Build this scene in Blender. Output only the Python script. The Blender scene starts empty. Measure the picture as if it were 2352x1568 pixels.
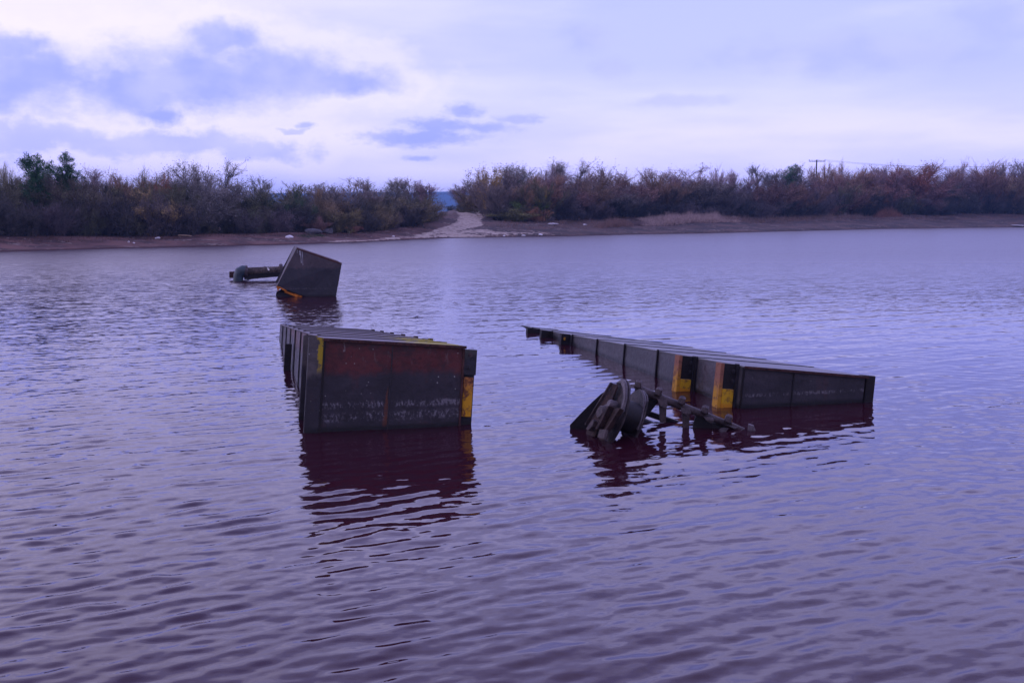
import bpy, bmesh, math, random
import numpy as np
from mathutils import Vector, Matrix

scn = bpy.context.scene
COL = scn.collection
R = math.radians

# ------------------------------------------------------------------ camera
CAM_H, FPX, CX, CY, HORIZ = 2.3, 2400.0, 1176.0, 784.0, 488.0     # pixels of a 2352-wide picture
PITCH = math.atan((CY - HORIZ) / FPX)
cam_d = bpy.data.cameras.new("camera")
cam = bpy.data.objects.new("camera", cam_d); COL.objects.link(cam)
cam.location = (0, 0, CAM_H)
cam.rotation_euler = (math.pi / 2 - PITCH, 0, 0)
cam_d.sensor_width = 36.0
cam_d.lens = FPX / 2352 * 36.0
cam_d.clip_start = 0.1
cam_d.clip_end = 9000
scn.camera = cam

def ray(px, py):
    x, y, z = (px - CX) / FPX, -(py - CY) / FPX, -1.0
    a = math.pi / 2 - PITCH
    return Vector((x, y * math.cos(a) - z * math.sin(a), y * math.sin(a) + z * math.cos(a)))
def G(px, py, z=0.0):                      # where the sight line meets the height z
    r = ray(px, py); t = (z - CAM_H) / r.z
    return Vector((0, 0, CAM_H)) + r * t
def D(px, py, d):                          # where it is d metres out
    r = ray(px, py)
    return Vector((0, 0, CAM_H)) + r * (d / r.y)
def plane_hit(px, py, c, n):
    r = ray(px, py); o = Vector((0, 0, CAM_H))
    return o + r * ((Vector(c) - o).dot(n) / r.dot(n))

# ------------------------------------------------------------------ render settings
scn.view_settings.view_transform = 'Standard'
scn.view_settings.look = 'None'
scn.view_settings.exposure = 0.0
scn.view_settings.gamma = 1.0
cy = scn.cycles
cy.max_bounces = 6; cy.diffuse_bounces = 3; cy.glossy_bounces = 3; cy.transmission_bounces = 2
cy.transparent_max_bounces = 8; cy.volume_bounces = 0
cy.use_denoising = True
cy.sample_clamp_indirect = 4

# ------------------------------------------------------------------ node helper
class NT:
    def __init__(s, nt):
        s.t = nt; nt.nodes.clear()
    def n(s, kind, ins=None, out=0, **props):
        nd = s.t.nodes.new(kind)
        for k, v in props.items(): setattr(nd, k, v)
        for k, v in (ins or {}).items():
            sk = nd.inputs[k]
            if isinstance(v, bpy.types.NodeSocket): s.t.links.new(v, sk)
            else: sk.default_value = v
        return nd.outputs[out] if out is not None else nd
    def m(s, op, a, b=0.0, c=0.0, clamp=False):
        return s.n('ShaderNodeMath', {0: a, 1: b, 2: c}, operation=op, use_clamp=clamp)
    def v(s, op, a, b=(0, 0, 0), out=0):
        return s.n('ShaderNodeVectorMath', {0: a, 1: b}, out=out, operation=op)
    def mix(s, f, a, b, blend='MIX'):
        nd = s.t.nodes.new('ShaderNodeMix'); nd.data_type = 'RGBA'; nd.blend_type = blend
        for i, v in ((0, f), (6, a), (7, b)):
            if isinstance(v, bpy.types.NodeSocket): s.t.links.new(v, nd.inputs[i])
            elif i == 0: nd.inputs[i].default_value = v
            else: nd.inputs[i].default_value = tuple(v)[:3] + (1.0,)
        return nd.outputs[2]
    def ss(s, x, a, b, lo=0.0, hi=1.0):
        return s.n('ShaderNodeMapRange', {'Value': x, 'From Min': a, 'From Max': b, 'To Min': lo, 'To Max': hi},
                   interpolation_type='SMOOTHSTEP')
    def noise(s, vec, scale, detail=4.0, rough=0.55, out=0, dist=0.0):
        return s.n('ShaderNodeTexNoise', {'Vector': vec, 'Scale': scale, 'Detail': detail, 'Roughness': rough, 'Distortion': dist}, out=out)

# ------------------------------------------------------------------ world: evening sky, pale at the horizon, blue cloud banks
SUN_AZ, SUN_EL = -100.0, 12.0      # degrees, left of the view direction, above the horizon
w = bpy.data.worlds.new("World"); scn.world = w; w.use_nodes = True
N = NT(w.node_tree)
dirv = N.n('ShaderNodeTexCoord', out=0)
dn = N.v('NORMALIZE', dirv)
sx = N.n('ShaderNodeSeparateXYZ', {0: dn}, out=None)
az = N.m('DEGREES', N.m('ARCTAN2', sx.outputs[0], sx.outputs[1]))
el = N.m('DEGREES', N.m('ARCSINE', sx.outputs[2]))
nish = N.n('ShaderNodeTexSky', sky_type='NISHITA', sun_disc=False, sun_elevation=R(SUN_EL), sun_rotation=R(SUN_AZ),
           air_density=1.2, dust_density=1.0, ozone_density=3.0)
ramp = N.t.nodes.new('ShaderNodeValToRGB')
N.t.links.new(N.m('DIVIDE', el, 90.0, clamp=True), ramp.inputs[0])
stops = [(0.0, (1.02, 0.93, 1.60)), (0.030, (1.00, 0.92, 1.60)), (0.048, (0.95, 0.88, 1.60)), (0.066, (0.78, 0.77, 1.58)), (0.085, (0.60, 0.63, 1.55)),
         (0.135, (0.54, 0.58, 1.55)), (0.175, (1.12, 1.07, 2.1)), (0.23, (1.25, 1.18, 2.25)), (0.30, (0.90, 0.85, 1.80)), (0.5, (0.62, 0.60, 1.30)), (1.0, (0.48, 0.46, 1.05))]  # unseen sky above the frame is raised to brighten the water reflections
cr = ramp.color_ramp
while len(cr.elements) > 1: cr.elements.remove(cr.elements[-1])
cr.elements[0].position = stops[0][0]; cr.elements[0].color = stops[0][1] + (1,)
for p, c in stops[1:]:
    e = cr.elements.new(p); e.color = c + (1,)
base = ramp.outputs[0]
# the glow of the sun behind the clouds, to the left; strengthened above the frame to brighten the water
glow = N.m('MULTIPLY', N.ss(az, 8.0, -26.0), N.ss(el, 36.0, 13.0))
glow = N.m('MULTIPLY', glow, N.ss(az, -120.0, -40.0))
base = N.mix(N.m('MULTIPLY', glow, 0.92), base, N.mix(N.ss(el, 11.0, 17.0), (1.0, 0.90, 1.5), (1.40, 1.25, 1.95)))
# thin high veil
nv = N.noise(N.v('MULTIPLY', dn, (2.2, 2.2, 11.0)), 1.6, 5.0, 0.5)
base = N.mix(N.m('MULTIPLY', N.ss(nv, 0.42, 0.68), 0.40), base, (0.44, 0.49, 1.45))
nv2 = N.noise(N.v('MULTIPLY', dn, (1.6, 1.6, 9.0)), 2.7, 5.0, 0.5)
base = N.mix(N.m('MULTIPLY', N.ss(nv2, 0.52, 0.75), 0.22), base, (0.98, 0.93, 1.5))
# cloud banks
comb = N.n('ShaderNodeCombineXYZ', {0: az, 1: el, 2: 0.0})
warp = N.v('SUBTRACT', N.noise(comb, 0.28, 5.0, 0.6, out=1), (0.5, 0.5, 0.5))
cc = N.v('ADD', comb, N.v('MULTIPLY', warp, (5.0, 2.6, 0.0)))
def bank(px, py, rx, ry):
    a = math.degrees(math.atan((px - CX) / FPX)); e = math.degrees(math.atan((HORIZ - py) / FPX * math.cos(R(a))))
    k = 180 / math.pi / FPX
    q = N.v('MULTIPLY', N.v('SUBTRACT', cc, (a, e, 0)), (1 / (rx * k), 1 / (ry * k), 0))
    return N.m('SUBTRACT', 1.0, N.v('LENGTH', q, out=1))
def union(lst):
    m = None
    for b in lst:
        q = bank(*b); m = q if m is None else N.m('MAXIMUM', m, q)
    return m
det = N.noise(N.v('MULTIPLY', comb, (1.0, 1.7, 1.0)), 0.42, 7.0, 0.62)
big = union([(70, 200, 270, 90), (20, 125, 110, 50), (360, 215, 170, 62), (520, 105, 100, 55), (470, 180, 230, 100), (660, 175, 220, 75),
             (790, 200, 170, 50), (-300, 180, 300, 110), (380, 262, 90, 34)])
low = union([(90, 330, 300, 45), (400, 330, 330, 38), (620, 345, 130, 34), (-200, 330, 300, 60), (690, 295, 50, 12)])
cc = N.v('ADD', comb, N.v('MULTIPLY', warp, (1.6, 0.9, 0.0)))
sml = union([(970, 322, 190, 26), (1010, 296, 110, 26), (1062, 262, 60, 22), (1195, 278, 75, 16), (1130, 300, 90, 18), (970, 366, 60, 8), (715, 290, 26, 10)])
fnt = union([(1340, 100, 90, 60), (1400, 165, 70, 40), (1950, 130, 420, 60), (1560, 240, 160, 20), (2300, 60, 200, 80), (1300, 640, 1, 1)])
dd = N.m('SUBTRACT', det, 0.5)
det2 = N.noise(N.v('MULTIPLY', comb, (1.0, 1.9, 1.0)), 1.0, 7.0, 0.62)
dd2 = N.m('SUBTRACT', det2, 0.5)
def dens(m, amp, lo, hi, k, dd=dd):
    return N.m('MULTIPLY', N.ss(N.m('ADD', m, N.m('MULTIPLY', dd, amp)), lo, hi), k)
d1 = dens(big, 1.05, -0.16, 0.66, 1.0)
d2 = dens(low, 1.5, 0.0, 0.60, 0.66)
d3 = dens(sml, 1.5, -0.05, 0.75, 0.95, dd2)
d4 = dens(fnt, 1.2, 0.0, 0.8, 0.45)
dm = N.m('MAXIMUM', N.m('MAXIMUM', d1, d2), N.m('MAXIMUM', d3, d4))
rim = N.mix(N.ss(N.m('ADD', N.m('MAXIMUM', big, low), N.m('MULTIPLY', dd, 1.2)), -0.75, 0.0), (0, 0, 0), (0.5, 0.5, 0.5))
base = N.mix(rim, base, (1.05, 0.95, 1.5))
inner = N.noise(N.v('MULTIPLY', comb, (1.0, 1.5, 1.0)), 0.23, 4.0, 0.5)
ccol = N.mix(N.ss(inner, 0.36, 0.62), (0.42, 0.46, 1.45), (0.57, 0.58, 1.45))
base = N.mix(dm, base, ccol)
# the sky behind the photographer is the dusk side: dimmer
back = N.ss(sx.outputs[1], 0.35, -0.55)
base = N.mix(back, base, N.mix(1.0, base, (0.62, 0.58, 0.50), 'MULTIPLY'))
base = N.mix(N.ss(el, -0.5, -4.0), base, (0.10, 0.10, 0.16))
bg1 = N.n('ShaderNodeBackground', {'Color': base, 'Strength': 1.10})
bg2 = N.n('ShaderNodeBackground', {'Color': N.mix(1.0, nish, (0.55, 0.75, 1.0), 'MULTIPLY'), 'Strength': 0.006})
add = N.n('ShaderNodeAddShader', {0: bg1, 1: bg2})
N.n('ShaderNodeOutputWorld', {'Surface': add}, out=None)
w.cycles.sampling_method = 'MANUAL'; w.cycles.sample_map_resolution = 512

sun_d = bpy.data.lights.new("sun", 'SUN'); sun_d.energy = 0.5; sun_d.angle = R(30); sun_d.color = (1.0, 0.86, 0.92)
sun = bpy.data.objects.new("sun", sun_d); COL.objects.link(sun)
sd = Vector((math.sin(R(SUN_AZ)) * math.cos(R(SUN_EL)), math.cos(R(SUN_AZ)) * math.cos(R(SUN_EL)), math.sin(R(SUN_EL))))
sun.rotation_euler = (-sd).to_track_quat('-Z', 'Y').to_euler()
sun.location = (-20, 20, 30)

# ------------------------------------------------------------------ materials
def material(name):
    m = bpy.data.materials.new(name); m.use_nodes = True
    return m, NT(m.node_tree)
def finish(N, bsdf_ins, disp=None):
    b = N.n('ShaderNodeBsdfPrincipled', bsdf_ins)
    N.n('ShaderNodeOutputMaterial', {'Surface': b}, out=None)

def simple(name, col, rough=0.8, var=0.35, scale=6.0, bump=0.0, spec=0.3, metallic=0.0):
    m, N = material(name)
    p = N.n('ShaderNodeNewGeometry', out=0)
    a = N.noise(p, scale, 6.0, 0.6)
    b = N.noise(p, scale * 5.3, 4.0, 0.6)
    f = N.m('MULTIPLY', N.m('ADD', a, b), 1.0)
    k = N.ss(f, 0.7, 1.3, 1 - var, 1 + var)
    kk = N.n('ShaderNodeCombineXYZ', {0: k, 1: k, 2: k})
    c = N.mix(1.0, col, kk, 'MULTIPLY')
    ins = {'Base Color': c, 'Roughness': rough, 'Specular IOR Level': spec, 'Metallic': metallic}
    if bump: ins['Normal'] = N.n('ShaderNodeBump', {'Height': b, 'Strength': 0.6, 'Distance': bump})
    finish(N, ins); return m

def painted_steel(name, upper, lower, zsplit, bands=(), speck=0.0, speck_z=0.0, rough=0.55, streak=0.5, moss=None, bands_k=1.0, sheen=0.35, bleed=None, scrape=0.0):
    """weathered plate: paint above a tide mark, stained below, pale crusts in bands, dark at the water"""
    m, N = material(name)
    p = N.n('ShaderNodeNewGeometry', out=0)
    z = N.n('ShaderNodeSeparateXYZ', {0: p}, out=None).outputs[2]
    n1 = N.noise(p, 2.2, 6.0, 0.62); n2 = N.noise(p, 14.0, 5.0, 0.6); n3 = N.noise(p, 60.0, 3.0, 0.6)
    st = N.noise(N.v('MULTIPLY', p, (9.0, 9.0, 0.9)), 1.6, 5.0, 0.6)
    zz = N.m('ADD', z, N.m('MULTIPLY', N.m('SUBTRACT', n1, 0.5), 0.16))
    zz = N.m('ADD', zz, N.m('MULTIPLY', N.m('SUBTRACT', st, 0.5), 0.10))
    col = N.mix(N.ss(zz, zsplit - 0.05, zsplit + 0.05), lower, upper)
    vary = N.ss(N.m('ADD', n1, n2), 0.7, 1.3, 0.62, 1.4)
    col = N.mix(1.0, col, N.n('ShaderNodeCombineXYZ', {0: vary, 1: vary, 2: vary}), 'MULTIPLY')
    # rusty bleed in the paint
    col = N.mix(N.m('MULTIPLY', N.ss(N.m('ADD', n1, N.m('MULTIPLY', st, 0.6)), 0.86, 1.08), streak), col, (0.085, 0.022, 0.014))
    # dark flecks
    col = N.mix(N.m('MULTIPLY', N.ss(n2, 0.60, 0.72), 0.5), col, (0.014, 0.010, 0.012))
    # pale crust bands along former water levels
    for (zb, h, k) in bands:
        d = N.m('ABSOLUTE', N.m('SUBTRACT', N.m('ADD', z, N.m('MULTIPLY', N.m('SUBTRACT', n2, 0.5), 0.05)), zb))
        bm = N.m('MULTIPLY', N.ss(d, h, h * 0.25), N.ss(N.m('ADD', N.m('MULTIPLY', N.noise(N.v('MULTIPLY', p, (1, 1, .5)), 40.0, 6.0, 0.75), 1.2), N.m('MULTIPLY', n1, 0.5)), 0.82, 1.0))
        col = N.mix(N.m('MULTIPLY', bm, k * bands_k), col, (0.21, 0.195, 0.215))
    if speck:
        sp = N.m('MULTIPLY', N.ss(N.noise(N.v('MULTIPLY', p, (1, 1, 0.45)), 9.0, 6.0, 0.7), 0.64, 0.72), N.ss(z, speck_z, speck_z + 0.15))
        col = N.mix(N.m('MULTIPLY', sp, speck), col, (0.30, 0.30, 0.30))
        vo = N.n('ShaderNodeTexVoronoi', {'Vector': p, 'Scale': 13.0, 'Randomness': 1.0}, out=0)
        col = N.mix(N.m('MULTIPLY', N.m('MULTIPLY', N.ss(vo, 0.11, 0.06), N.ss(n1, 0.5, 0.56)), speck), col, (0.5, 0.5, 0.46))
    if scrape:                            # pale drips and scuffs below the upper edge
        q = N.noise(N.v('MULTIPLY', p, (7.0, 7.0, 2.2)), 1.3, 7.0, 0.72)
        col = N.mix(N.m('MULTIPLY', N.m('MULTIPLY', N.ss(q, 0.56, 0.68), N.ss(z, zsplit, zsplit + 0.25)), scrape), col, (0.17, 0.15, 0.15))
        q2 = N.noise(N.v('MULTIPLY', p, (3.0, 3.0, 5.0)), 1.7, 7.0, 0.7)
        col = N.mix(N.m('MULTIPLY', N.ss(q2, 0.50, 0.62), 0.55), col, (0.018, 0.014, 0.017))
    if bleed:                             # (direction, centre, top, half width): rust running down from a weld
        dv, c0, zt, hw = bleed
        dd_ = N.m('ABSOLUTE', N.m('ADD', N.m('SUBTRACT', N.v('DOT_PRODUCT', p, dv, out=1), c0), N.m('MULTIPLY', N.m('SUBTRACT', n2, 0.5), 0.05)))
        wz = N.ss(z, zt, 0.0, hw * 0.35, hw * 1.5)
        bm = N.m('MULTIPLY', N.ss(N.m('DIVIDE', dd_, wz), 1.0, 0.3), N.ss(z, zt + 0.03, zt - 0.10))
        col = N.mix(N.m('MULTIPLY', bm, N.ss(N.m('ADD', n2, n3), 0.75, 1.1, 0.35, 0.9)), col, (0.12, 0.036, 0.015))
    if moss:                              # (direction, start, end, colour, density)
        dv, a, b, mc, mk = moss
        f = N.ss(N.v('DOT_PRODUCT', p, dv, out=1), a, b)
        g = N.m('MULTIPLY', N.m('MULTIPLY', N.ss(N.m('ADD', N.m('ADD', n2, N.m('MULTIPLY', n3, 0.5)), N.m('MULTIPLY', f, 0.5)), 1.02, 1.22), mk), N.ss(zz, 0.60, 0.72))
        col = N.mix(N.m('MULTIPLY', g, N.ss(f, 0.0, 0.4)), col, mc)
    # wet dark foot
    col = N.mix(N.ss(N.m('ADD', z, N.m('MULTIPLY', N.m('SUBTRACT', n2, 0.5), 0.03)), 0.075, 0.015), col, (0.006, 0.005, 0.006))
    bmp = N.n('ShaderNodeBump', {'Height': N.m('ADD', N.m('MULTIPLY', n1, 3.0), N.m('ADD', n2, N.m('MULTIPLY', n3, 0.4))), 'Strength': 0.6, 'Distance': 0.011})
    finish(N, {'Base Color': col, 'Roughness': N.ss(n2, 0.3, 0.7, rough - 0.12, rough + 0.15), 'Specular IOR Level': sheen, 'Normal': bmp})
    return m

M = {}
M['rust'] = simple('rust', (0.060, 0.024, 0.020), 0.75, 0.6, 9.0, 0.004)
M['dark_rust'] = simple('dark_rust', (0.036, 0.019, 0.017), 0.75, 0.7, 11.0, 0.005)
M['dark_worn'] = simple('dark_worn_steel', (0.040, 0.028, 0.028), 0.6, 0.8, 7.0, 0.006, 0.45)
M['dark_steel'] = simple('dark_steel', (0.022, 0.019, 0.023), 0.55, 0.5, 8.0, 0.003, 0.4)
M['black_steel'] = simple('black_steel', (0.012, 0.009, 0.010), 0.6, 0.5, 8.0, 0.003)
M['worn_steel'] = simple('worn_steel', (0.058, 0.040, 0.040), 0.6, 0.6, 10.0, 0.005, 0.45)
M['pale_steel'] = simple('pale_steel', (0.10, 0.080, 0.088), 0.55, 0.5, 12.0, 0.004, 0.5)
M['orange'] = simple('orange_rust', (0.42, 0.13, 0.012), 0.8, 0.55, 9.0, 0.002)
M['ochre'] = simple('ochre_paint', (0.55, 0.26, 0.006), 0.75, 0.5, 9.0, 0.002)
M['blue_pipe'] = simple('blue_grey_plastic', (0.035, 0.055, 0.068), 0.5, 0.3, 6.0, 0.001, 0.5)
M['pipe'] = simple('lichen_pipe', (0.085, 0.065, 0.055), 0.8, 0.9, 5.0, 0.004)
M['white'] = simple('pale_stone', (0.75, 0.72, 0.72), 0.8, 0.15, 6.0)
M['slab'] = simple('grey_slab', (0.10, 0.095, 0.10), 0.9, 0.5, 4.0, 0.02)
M['wood'] = simple('driftwood', (0.28, 0.20, 0.13), 0.9, 0.3, 6.0)
M['pole'] = simple('pole_wood', (0.035, 0.025, 0.025), 0.9, 0.3, 3.0)

# ------------------------------------------------------------------ object helpers
def tag(o, label=None, cat=None, group=None, kind=None):
    if label: o['label'] = label
    if cat: o['category'] = cat
    if group: o['group'] = group
    if kind: o['kind'] = kind
    return o
def empty(name, loc, label, cat, group=None):
    o = bpy.data.objects.new(name, None); COL.objects.link(o); o.location = loc
    o.empty_display_size = 0.2
    return tag(o, label, cat, group)
def link_mesh(name, me, mat, parent=None):
    o = bpy.data.objects.new(name, me); COL.objects.link(o)
    if mat: me.materials.append(mat)
    if parent: o.parent = parent
    return o
class MB:
    """collects shapes given in world coordinates; build() links them as one mesh, local to its root"""
    def __init__(s): s.bm = bmesh.new()
    def hexa(s, p8):
        v = [s.bm.verts.new(p) for p in p8]
        for f in ((0, 3, 2, 1), (4, 5, 6, 7), (0, 1, 5, 4), (1, 2, 6, 5), (2, 3, 7, 6), (3, 0, 4, 7)):
            s.bm.faces.new([v[i] for i in f])
    def box(s, fr, u0, u1, v0, v1, w0, w1):
        s.hexa([fr(u0, v0, w0), fr(u1, v0, w0), fr(u1, v1, w0), fr(u0, v1, w0), fr(u0, v0, w1), fr(u1, v0, w1), fr(u1, v1, w1), fr(u0, v1, w1)])
    def prism(s, pts, ext):
        a = [s.bm.verts.new(p) for p in pts]; b = [s.bm.verts.new(Vector(p) + Vector(ext)) for p in pts]
        s.bm.faces.new(a); s.bm.faces.new(b[::-1])
        n = len(pts)
        for i in range(n): s.bm.faces.new([a[i], b[i], b[(i + 1) % n], a[(i + 1) % n]])
    def lathe(s, c, axis, prof, seg=40):
        c = Vector(c); ax = Vector(axis).normalized()
        e1 = ax.orthogonal().normalized(); e2 = ax.cross(e1)
        rings = []
        for (r, h) in prof:
            if r < 1e-5: rings.append([s.bm.verts.new(c + ax * h)])
            else: rings.append([s.bm.verts.new(c + ax * h + (e1 * math.cos(2 * math.pi * k / seg) + e2 * math.sin(2 * math.pi * k / seg)) * r) for k in range(seg)])
        for a, b in zip(rings, rings[1:]):
            for k in range(seg):
                k2 = (k + 1) % seg
                if len(a) == 1 and len(b) == 1: continue
                if len(a) == 1: s.bm.faces.new([a[0], b[k], b[k2]])
                elif len(b) == 1: s.bm.faces.new([a[k2], a[k], b[0]])
                else: s.bm.faces.new([a[k2], a[k], b[k], b[k2]])
    def tube(s, pts, rad, seg=14, cap=True):
        pts = [Vector(p) for p in pts]
        if not hasattr(rad, '__len__'): rad = [rad] * len(pts)
        t0 = (pts[1] - pts[0]).normalized(); e1 = t0.orthogonal().normalized(); rings = []
        for i, p in enumerate(pts):
            t = (pts[min(i + 1, len(pts) - 1)] - pts[max(i - 1, 0)]).normalized()
            e1 = (e1 - t * e1.dot(t)).normalized(); e2 = t.cross(e1)
            rings.append([s.bm.verts.new(p + (e1 * math.cos(2 * math.pi * k / seg) + e2 * math.sin(2 * math.pi * k / seg)) * rad[i]) for k in range(seg)])
        for a, b in zip(rings, rings[1:]):
            for k in range(seg): s.bm.faces.new([a[k], a[(k + 1) % seg], b[(k + 1) % seg], b[k]])
        if cap: s.bm.faces.new(rings[0][::-1]); s.bm.faces.new(rings[-1])
    def build(s, name, mat, root=None, bevel=0.0, smooth=False, wear=0.0, origin=None, seed=0):
        bm = s.bm
        bmesh.ops.recalc_face_normals(bm, faces=bm.faces[:])
        if bevel:
            ed = [e for e in bm.edges if len(e.link_faces) == 2 and e.calc_face_angle(0) > 0.5]
            bmesh.ops.bevel(bm, geom=ed, offset=bevel, segments=2, affect='EDGES', clamp_overlap=True)
        if wear:
            rg = random.Random(seed)
            for v in bm.verts: v.co += Vector((rg.uniform(-1, 1), rg.uniform(-1, 1), rg.uniform(-1, 1))) * wear
        off = Vector(root.location) if root else (Vector(origin) if origin else Vector((0, 0, 0)))
        if root and root.parent: off = Vector(root.location) + Vector(root.parent.location)
        bmesh.ops.translate(bm, verts=bm.verts[:], vec=-off)
        me = bpy.data.meshes.new(name); bm.to_mesh(me); bm.free()
        if smooth:
            for p in me.polygons: p.use_smooth = True
            me.set_sharp_from_angle(angle=R(38))
        o = link_mesh(name, me, mat, root)
        if origin and not root: o.location = origin
        return o

# ------------------------------------------------------------------ far bank and ground
#  column px : (shore row, tree-foot row, bank width m)
COLS = np.array([(-2600, 600, 560, 6), (-900, 592, 556, 6), (0, 578, 547, 6), (300, 569, 543, 6.5), (650, 562, 530, 8), (830, 556, 534, 7), (940, 550, 522, 9), (1000, 547, 508, 13),
                 (1045, 546, 491, 22), (1118, 545, 490, 24), (1135, 544.5, 507, 14), (1250, 543, 508, 14), (1450, 538, 502, 18), (1600, 536, 500, 22), (2000, 526, 496, 26), (2352, 521, 490, 24),
                 (3200, 515, 486, 26), (5200, 508, 482, 28)], float)
def cols(px):
    sy = np.interp(px, COLS[:, 0], COLS[:, 1]); ty = np.interp(px, COLS[:, 0], COLS[:, 2]); wd = np.interp(px, COLS[:, 0], COLS[:, 3])
    S = CAM_H * FPX / (sy - HORIZ); T = S + wd; H = CAM_H - (ty - HORIZ) / FPX * T
    return S, T, H
rs = np.random.RandomState(3)
_W = [(rs.uniform(0.15, 1.4), rs.uniform(0, 2 * math.pi), rs.uniform(0, 6.28), rs.uniform(0.6, 1.0)) for _ in range(14)]
def rough2(x, y):
    z = 0
    for k, a, ph, am in _W: z = z + am / k * 0.02 * np.sin(k * (x * np.cos(a) + y * np.sin(a)) + ph)
    return z
def ground(px, d):
    """height at the sight column px, d metres out (smooth function of the place)"""
    S, T, H = cols(px); x = (px - CX) / FPX * d
    S = S + 0.25 * np.sin(x * 0.9) + 0.35 * np.sin(x * 0.37 + 1)
    t = (d - S) / (T - S)
    up = np.where(t < 0, t * (T - S) * 0.10, H * (0.12 * np.clip(t / 0.08, 0, 1) + 0.88 * np.clip(t, 0, 1) ** 1.15))
    beyond = np.clip(d - T, 0, 60) * 0.012 - np.clip(d - T - 60, 0, 900) * 0.002
    z = up + beyond + rough2(x, d) * np.clip(t * 4, 0, 1)
    return np.maximum(z, -1.2)
pxs = np.concatenate([np.linspace(-2600, -100, 140)[:-1], np.arange(-100, 2460, 5.0), np.linspace(2460, 5200, 140)])
S_, T_, H_ = cols(pxs)
tt = np.concatenate([np.linspace(-0.8, -0.06, 6), np.linspace(0, 1.0, 52)[0:], 1 + np.array([.05, .1, .2, .3, .5, .8, 1.2, 1.8, 2.6, 4, 7, 12, 25, 60, 130, 260])])
nc, nr = len(pxs), len(tt)
PX = np.repeat(pxs[None, :], nr, 0)
DD = S_[None, :] + (T_ - S_)[None, :] * tt[:, None]
XX = (PX - CX) / FPX * DD
ZZ = ground(PX, DD)
ZZ[-4:] = -1.0
verts = np.stack([XX, DD, ZZ], -1).reshape(-1, 3)
ii = (np.arange(nr - 1)[:, None] * nc + np.arange(nc - 1)[None, :]).reshape(-1)
faces = np.stack([ii, ii + 1, ii + 1 + nc, ii + nc], -1)
def np_mesh(name, verts, faces, smooth=False):
    me = bpy.data.meshes.new(name)
    nv, nf, k = len(verts), len(faces), faces.shape[1]
    me.vertices.add(nv); me.vertices.foreach_set('co', np.ascontiguousarray(verts, dtype=np.float32).ravel())
    me.loops.add(nf * k); me.loops.foreach_set('vertex_index', np.ascontiguousarray(faces, dtype=np.int32).ravel())
    me.polygons.add(nf); me.polygons.foreach_set('loop_start', np.arange(0, nf * k, k, dtype=np.int32))
    if smooth: me.polygons.foreach_set('use_smooth', np.ones(nf, dtype=bool))
    me.update(calc_edges=True); me.validate()
    return me
def add_attr(me, name, arr):
    a = me.attributes.new(name, 'FLOAT', 'POINT'); a.data.foreach_set('value', np.asarray(arr, dtype=np.float32).ravel())
ter = np_mesh('ground', verts, faces, True)
# where the bare sand lies: the track over the bank and a thin beach
PY = HORIZ + (CAM_H - ZZ) / DD * FPX
tg = (DD - S_[None, :]) / (T_ - S_)[None, :]
left = np.interp(PY, [488, 497, 506, 517, 524, 531, 541], [1046, 1053, 1047, 1030, 1003, 985, 945])
right = np.interp(PY, [488, 497, 506, 517, 521, 527, 533, 541], [1119, 1117, 1108, 1114, 1100, 1066, 1046, 1120])
sand = np.clip((PX - left) / 8, 0, 1) * np.clip((right - PX) / 8, 0, 1) * (tg > 0)
beach = np.clip(1 - np.abs(tg - 0.13) / 0.15, 0, 1) * np.interp(PX, [720, 800, 1000, 1150, 1290], [0, 0.55, 0.6, 0.45, 0])
sand *= 0.85
sand = np.maximum(sand, np.clip(beach * 1.6, 0, 1))
rt = np.interp(PX, [900, 1150], [0, 1])
add_attr(ter, 'sand', sand); add_attr(ter, 'east', rt)
m, N = material('bank_soil')
p = N.n('ShaderNodeNewGeometry', out=0)
z = N.n('ShaderNodeSeparateXYZ', {0: p}, out=None).outputs[2]
sa = N.n('ShaderNodeAttribute', out=2, attribute_name='sand'); ea = N.n('ShaderNodeAttribute', out=2, attribute_name='east')
n1 = N.noise(p, 0.35, 6.0, 0.6); n2 = N.noise(p, 2.3, 6.0, 0.65); n3 = N.noise(N.v('MULTIPLY', p, (0.25, 1.0, 1.0)), 1.1, 5.0, 0.6)
soil = N.mix(N.ss(n1, 0.40, 0.60), (0.085, 0.045, 0.038), (0.17, 0.088, 0.070))
soilr = N.mix(N.ss(n1, 0.40, 0.62), (0.060, 0.042, 0.037), (0.135, 0.082, 0.064))
soil = N.mix(ea, soil, soilr)
soil = N.mix(N.m('MULTIPLY', N.ss(n3, 0.48, 0.60), 0.7), soil, (0.045, 0.030, 0.027))
soil = N.mix(N.m('MULTIPLY', N.ss(n2, 0.58, 0.70), 0.5), soil, (0.055, 0.060, 0.030))
snd = N.mix(N.ss(n2, 0.35, 0.65), (0.34, 0.26, 0.20), (0.50, 0.41, 0.33))
snd = N.mix(N.ss(N.m('ADD', n2, N.m('MULTIPLY', n3, 0.6)), 0.86, 0.98, 0.0, 0.7), snd, (0.17, 0.115, 0.09))
sf = N.ss(N.m('ADD', sa, N.m('MULTIPLY', N.m('SUBTRACT', N.m('ADD', n2, n3), 1.0), 3.0)), 0.42, 0.60)
col = N.mix(sf, soil, snd)
col = N.mix(N.ss(z, 0.10, 0.03), col, (0.045, 0.014, 0.012))
finish(N, {'Base Color': col, 'Roughness': 0.9, 'Specular IOR Level': 0.2,
           'Normal': N.n('ShaderNodeBump', {'Height': N.m('ADD', n2, n3), 'Strength': 0.8, 'Distance': 0.08})})
M['soil'] = m
o = link_mesh('ground', ter, m); tag(o, kind='structure')

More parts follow.
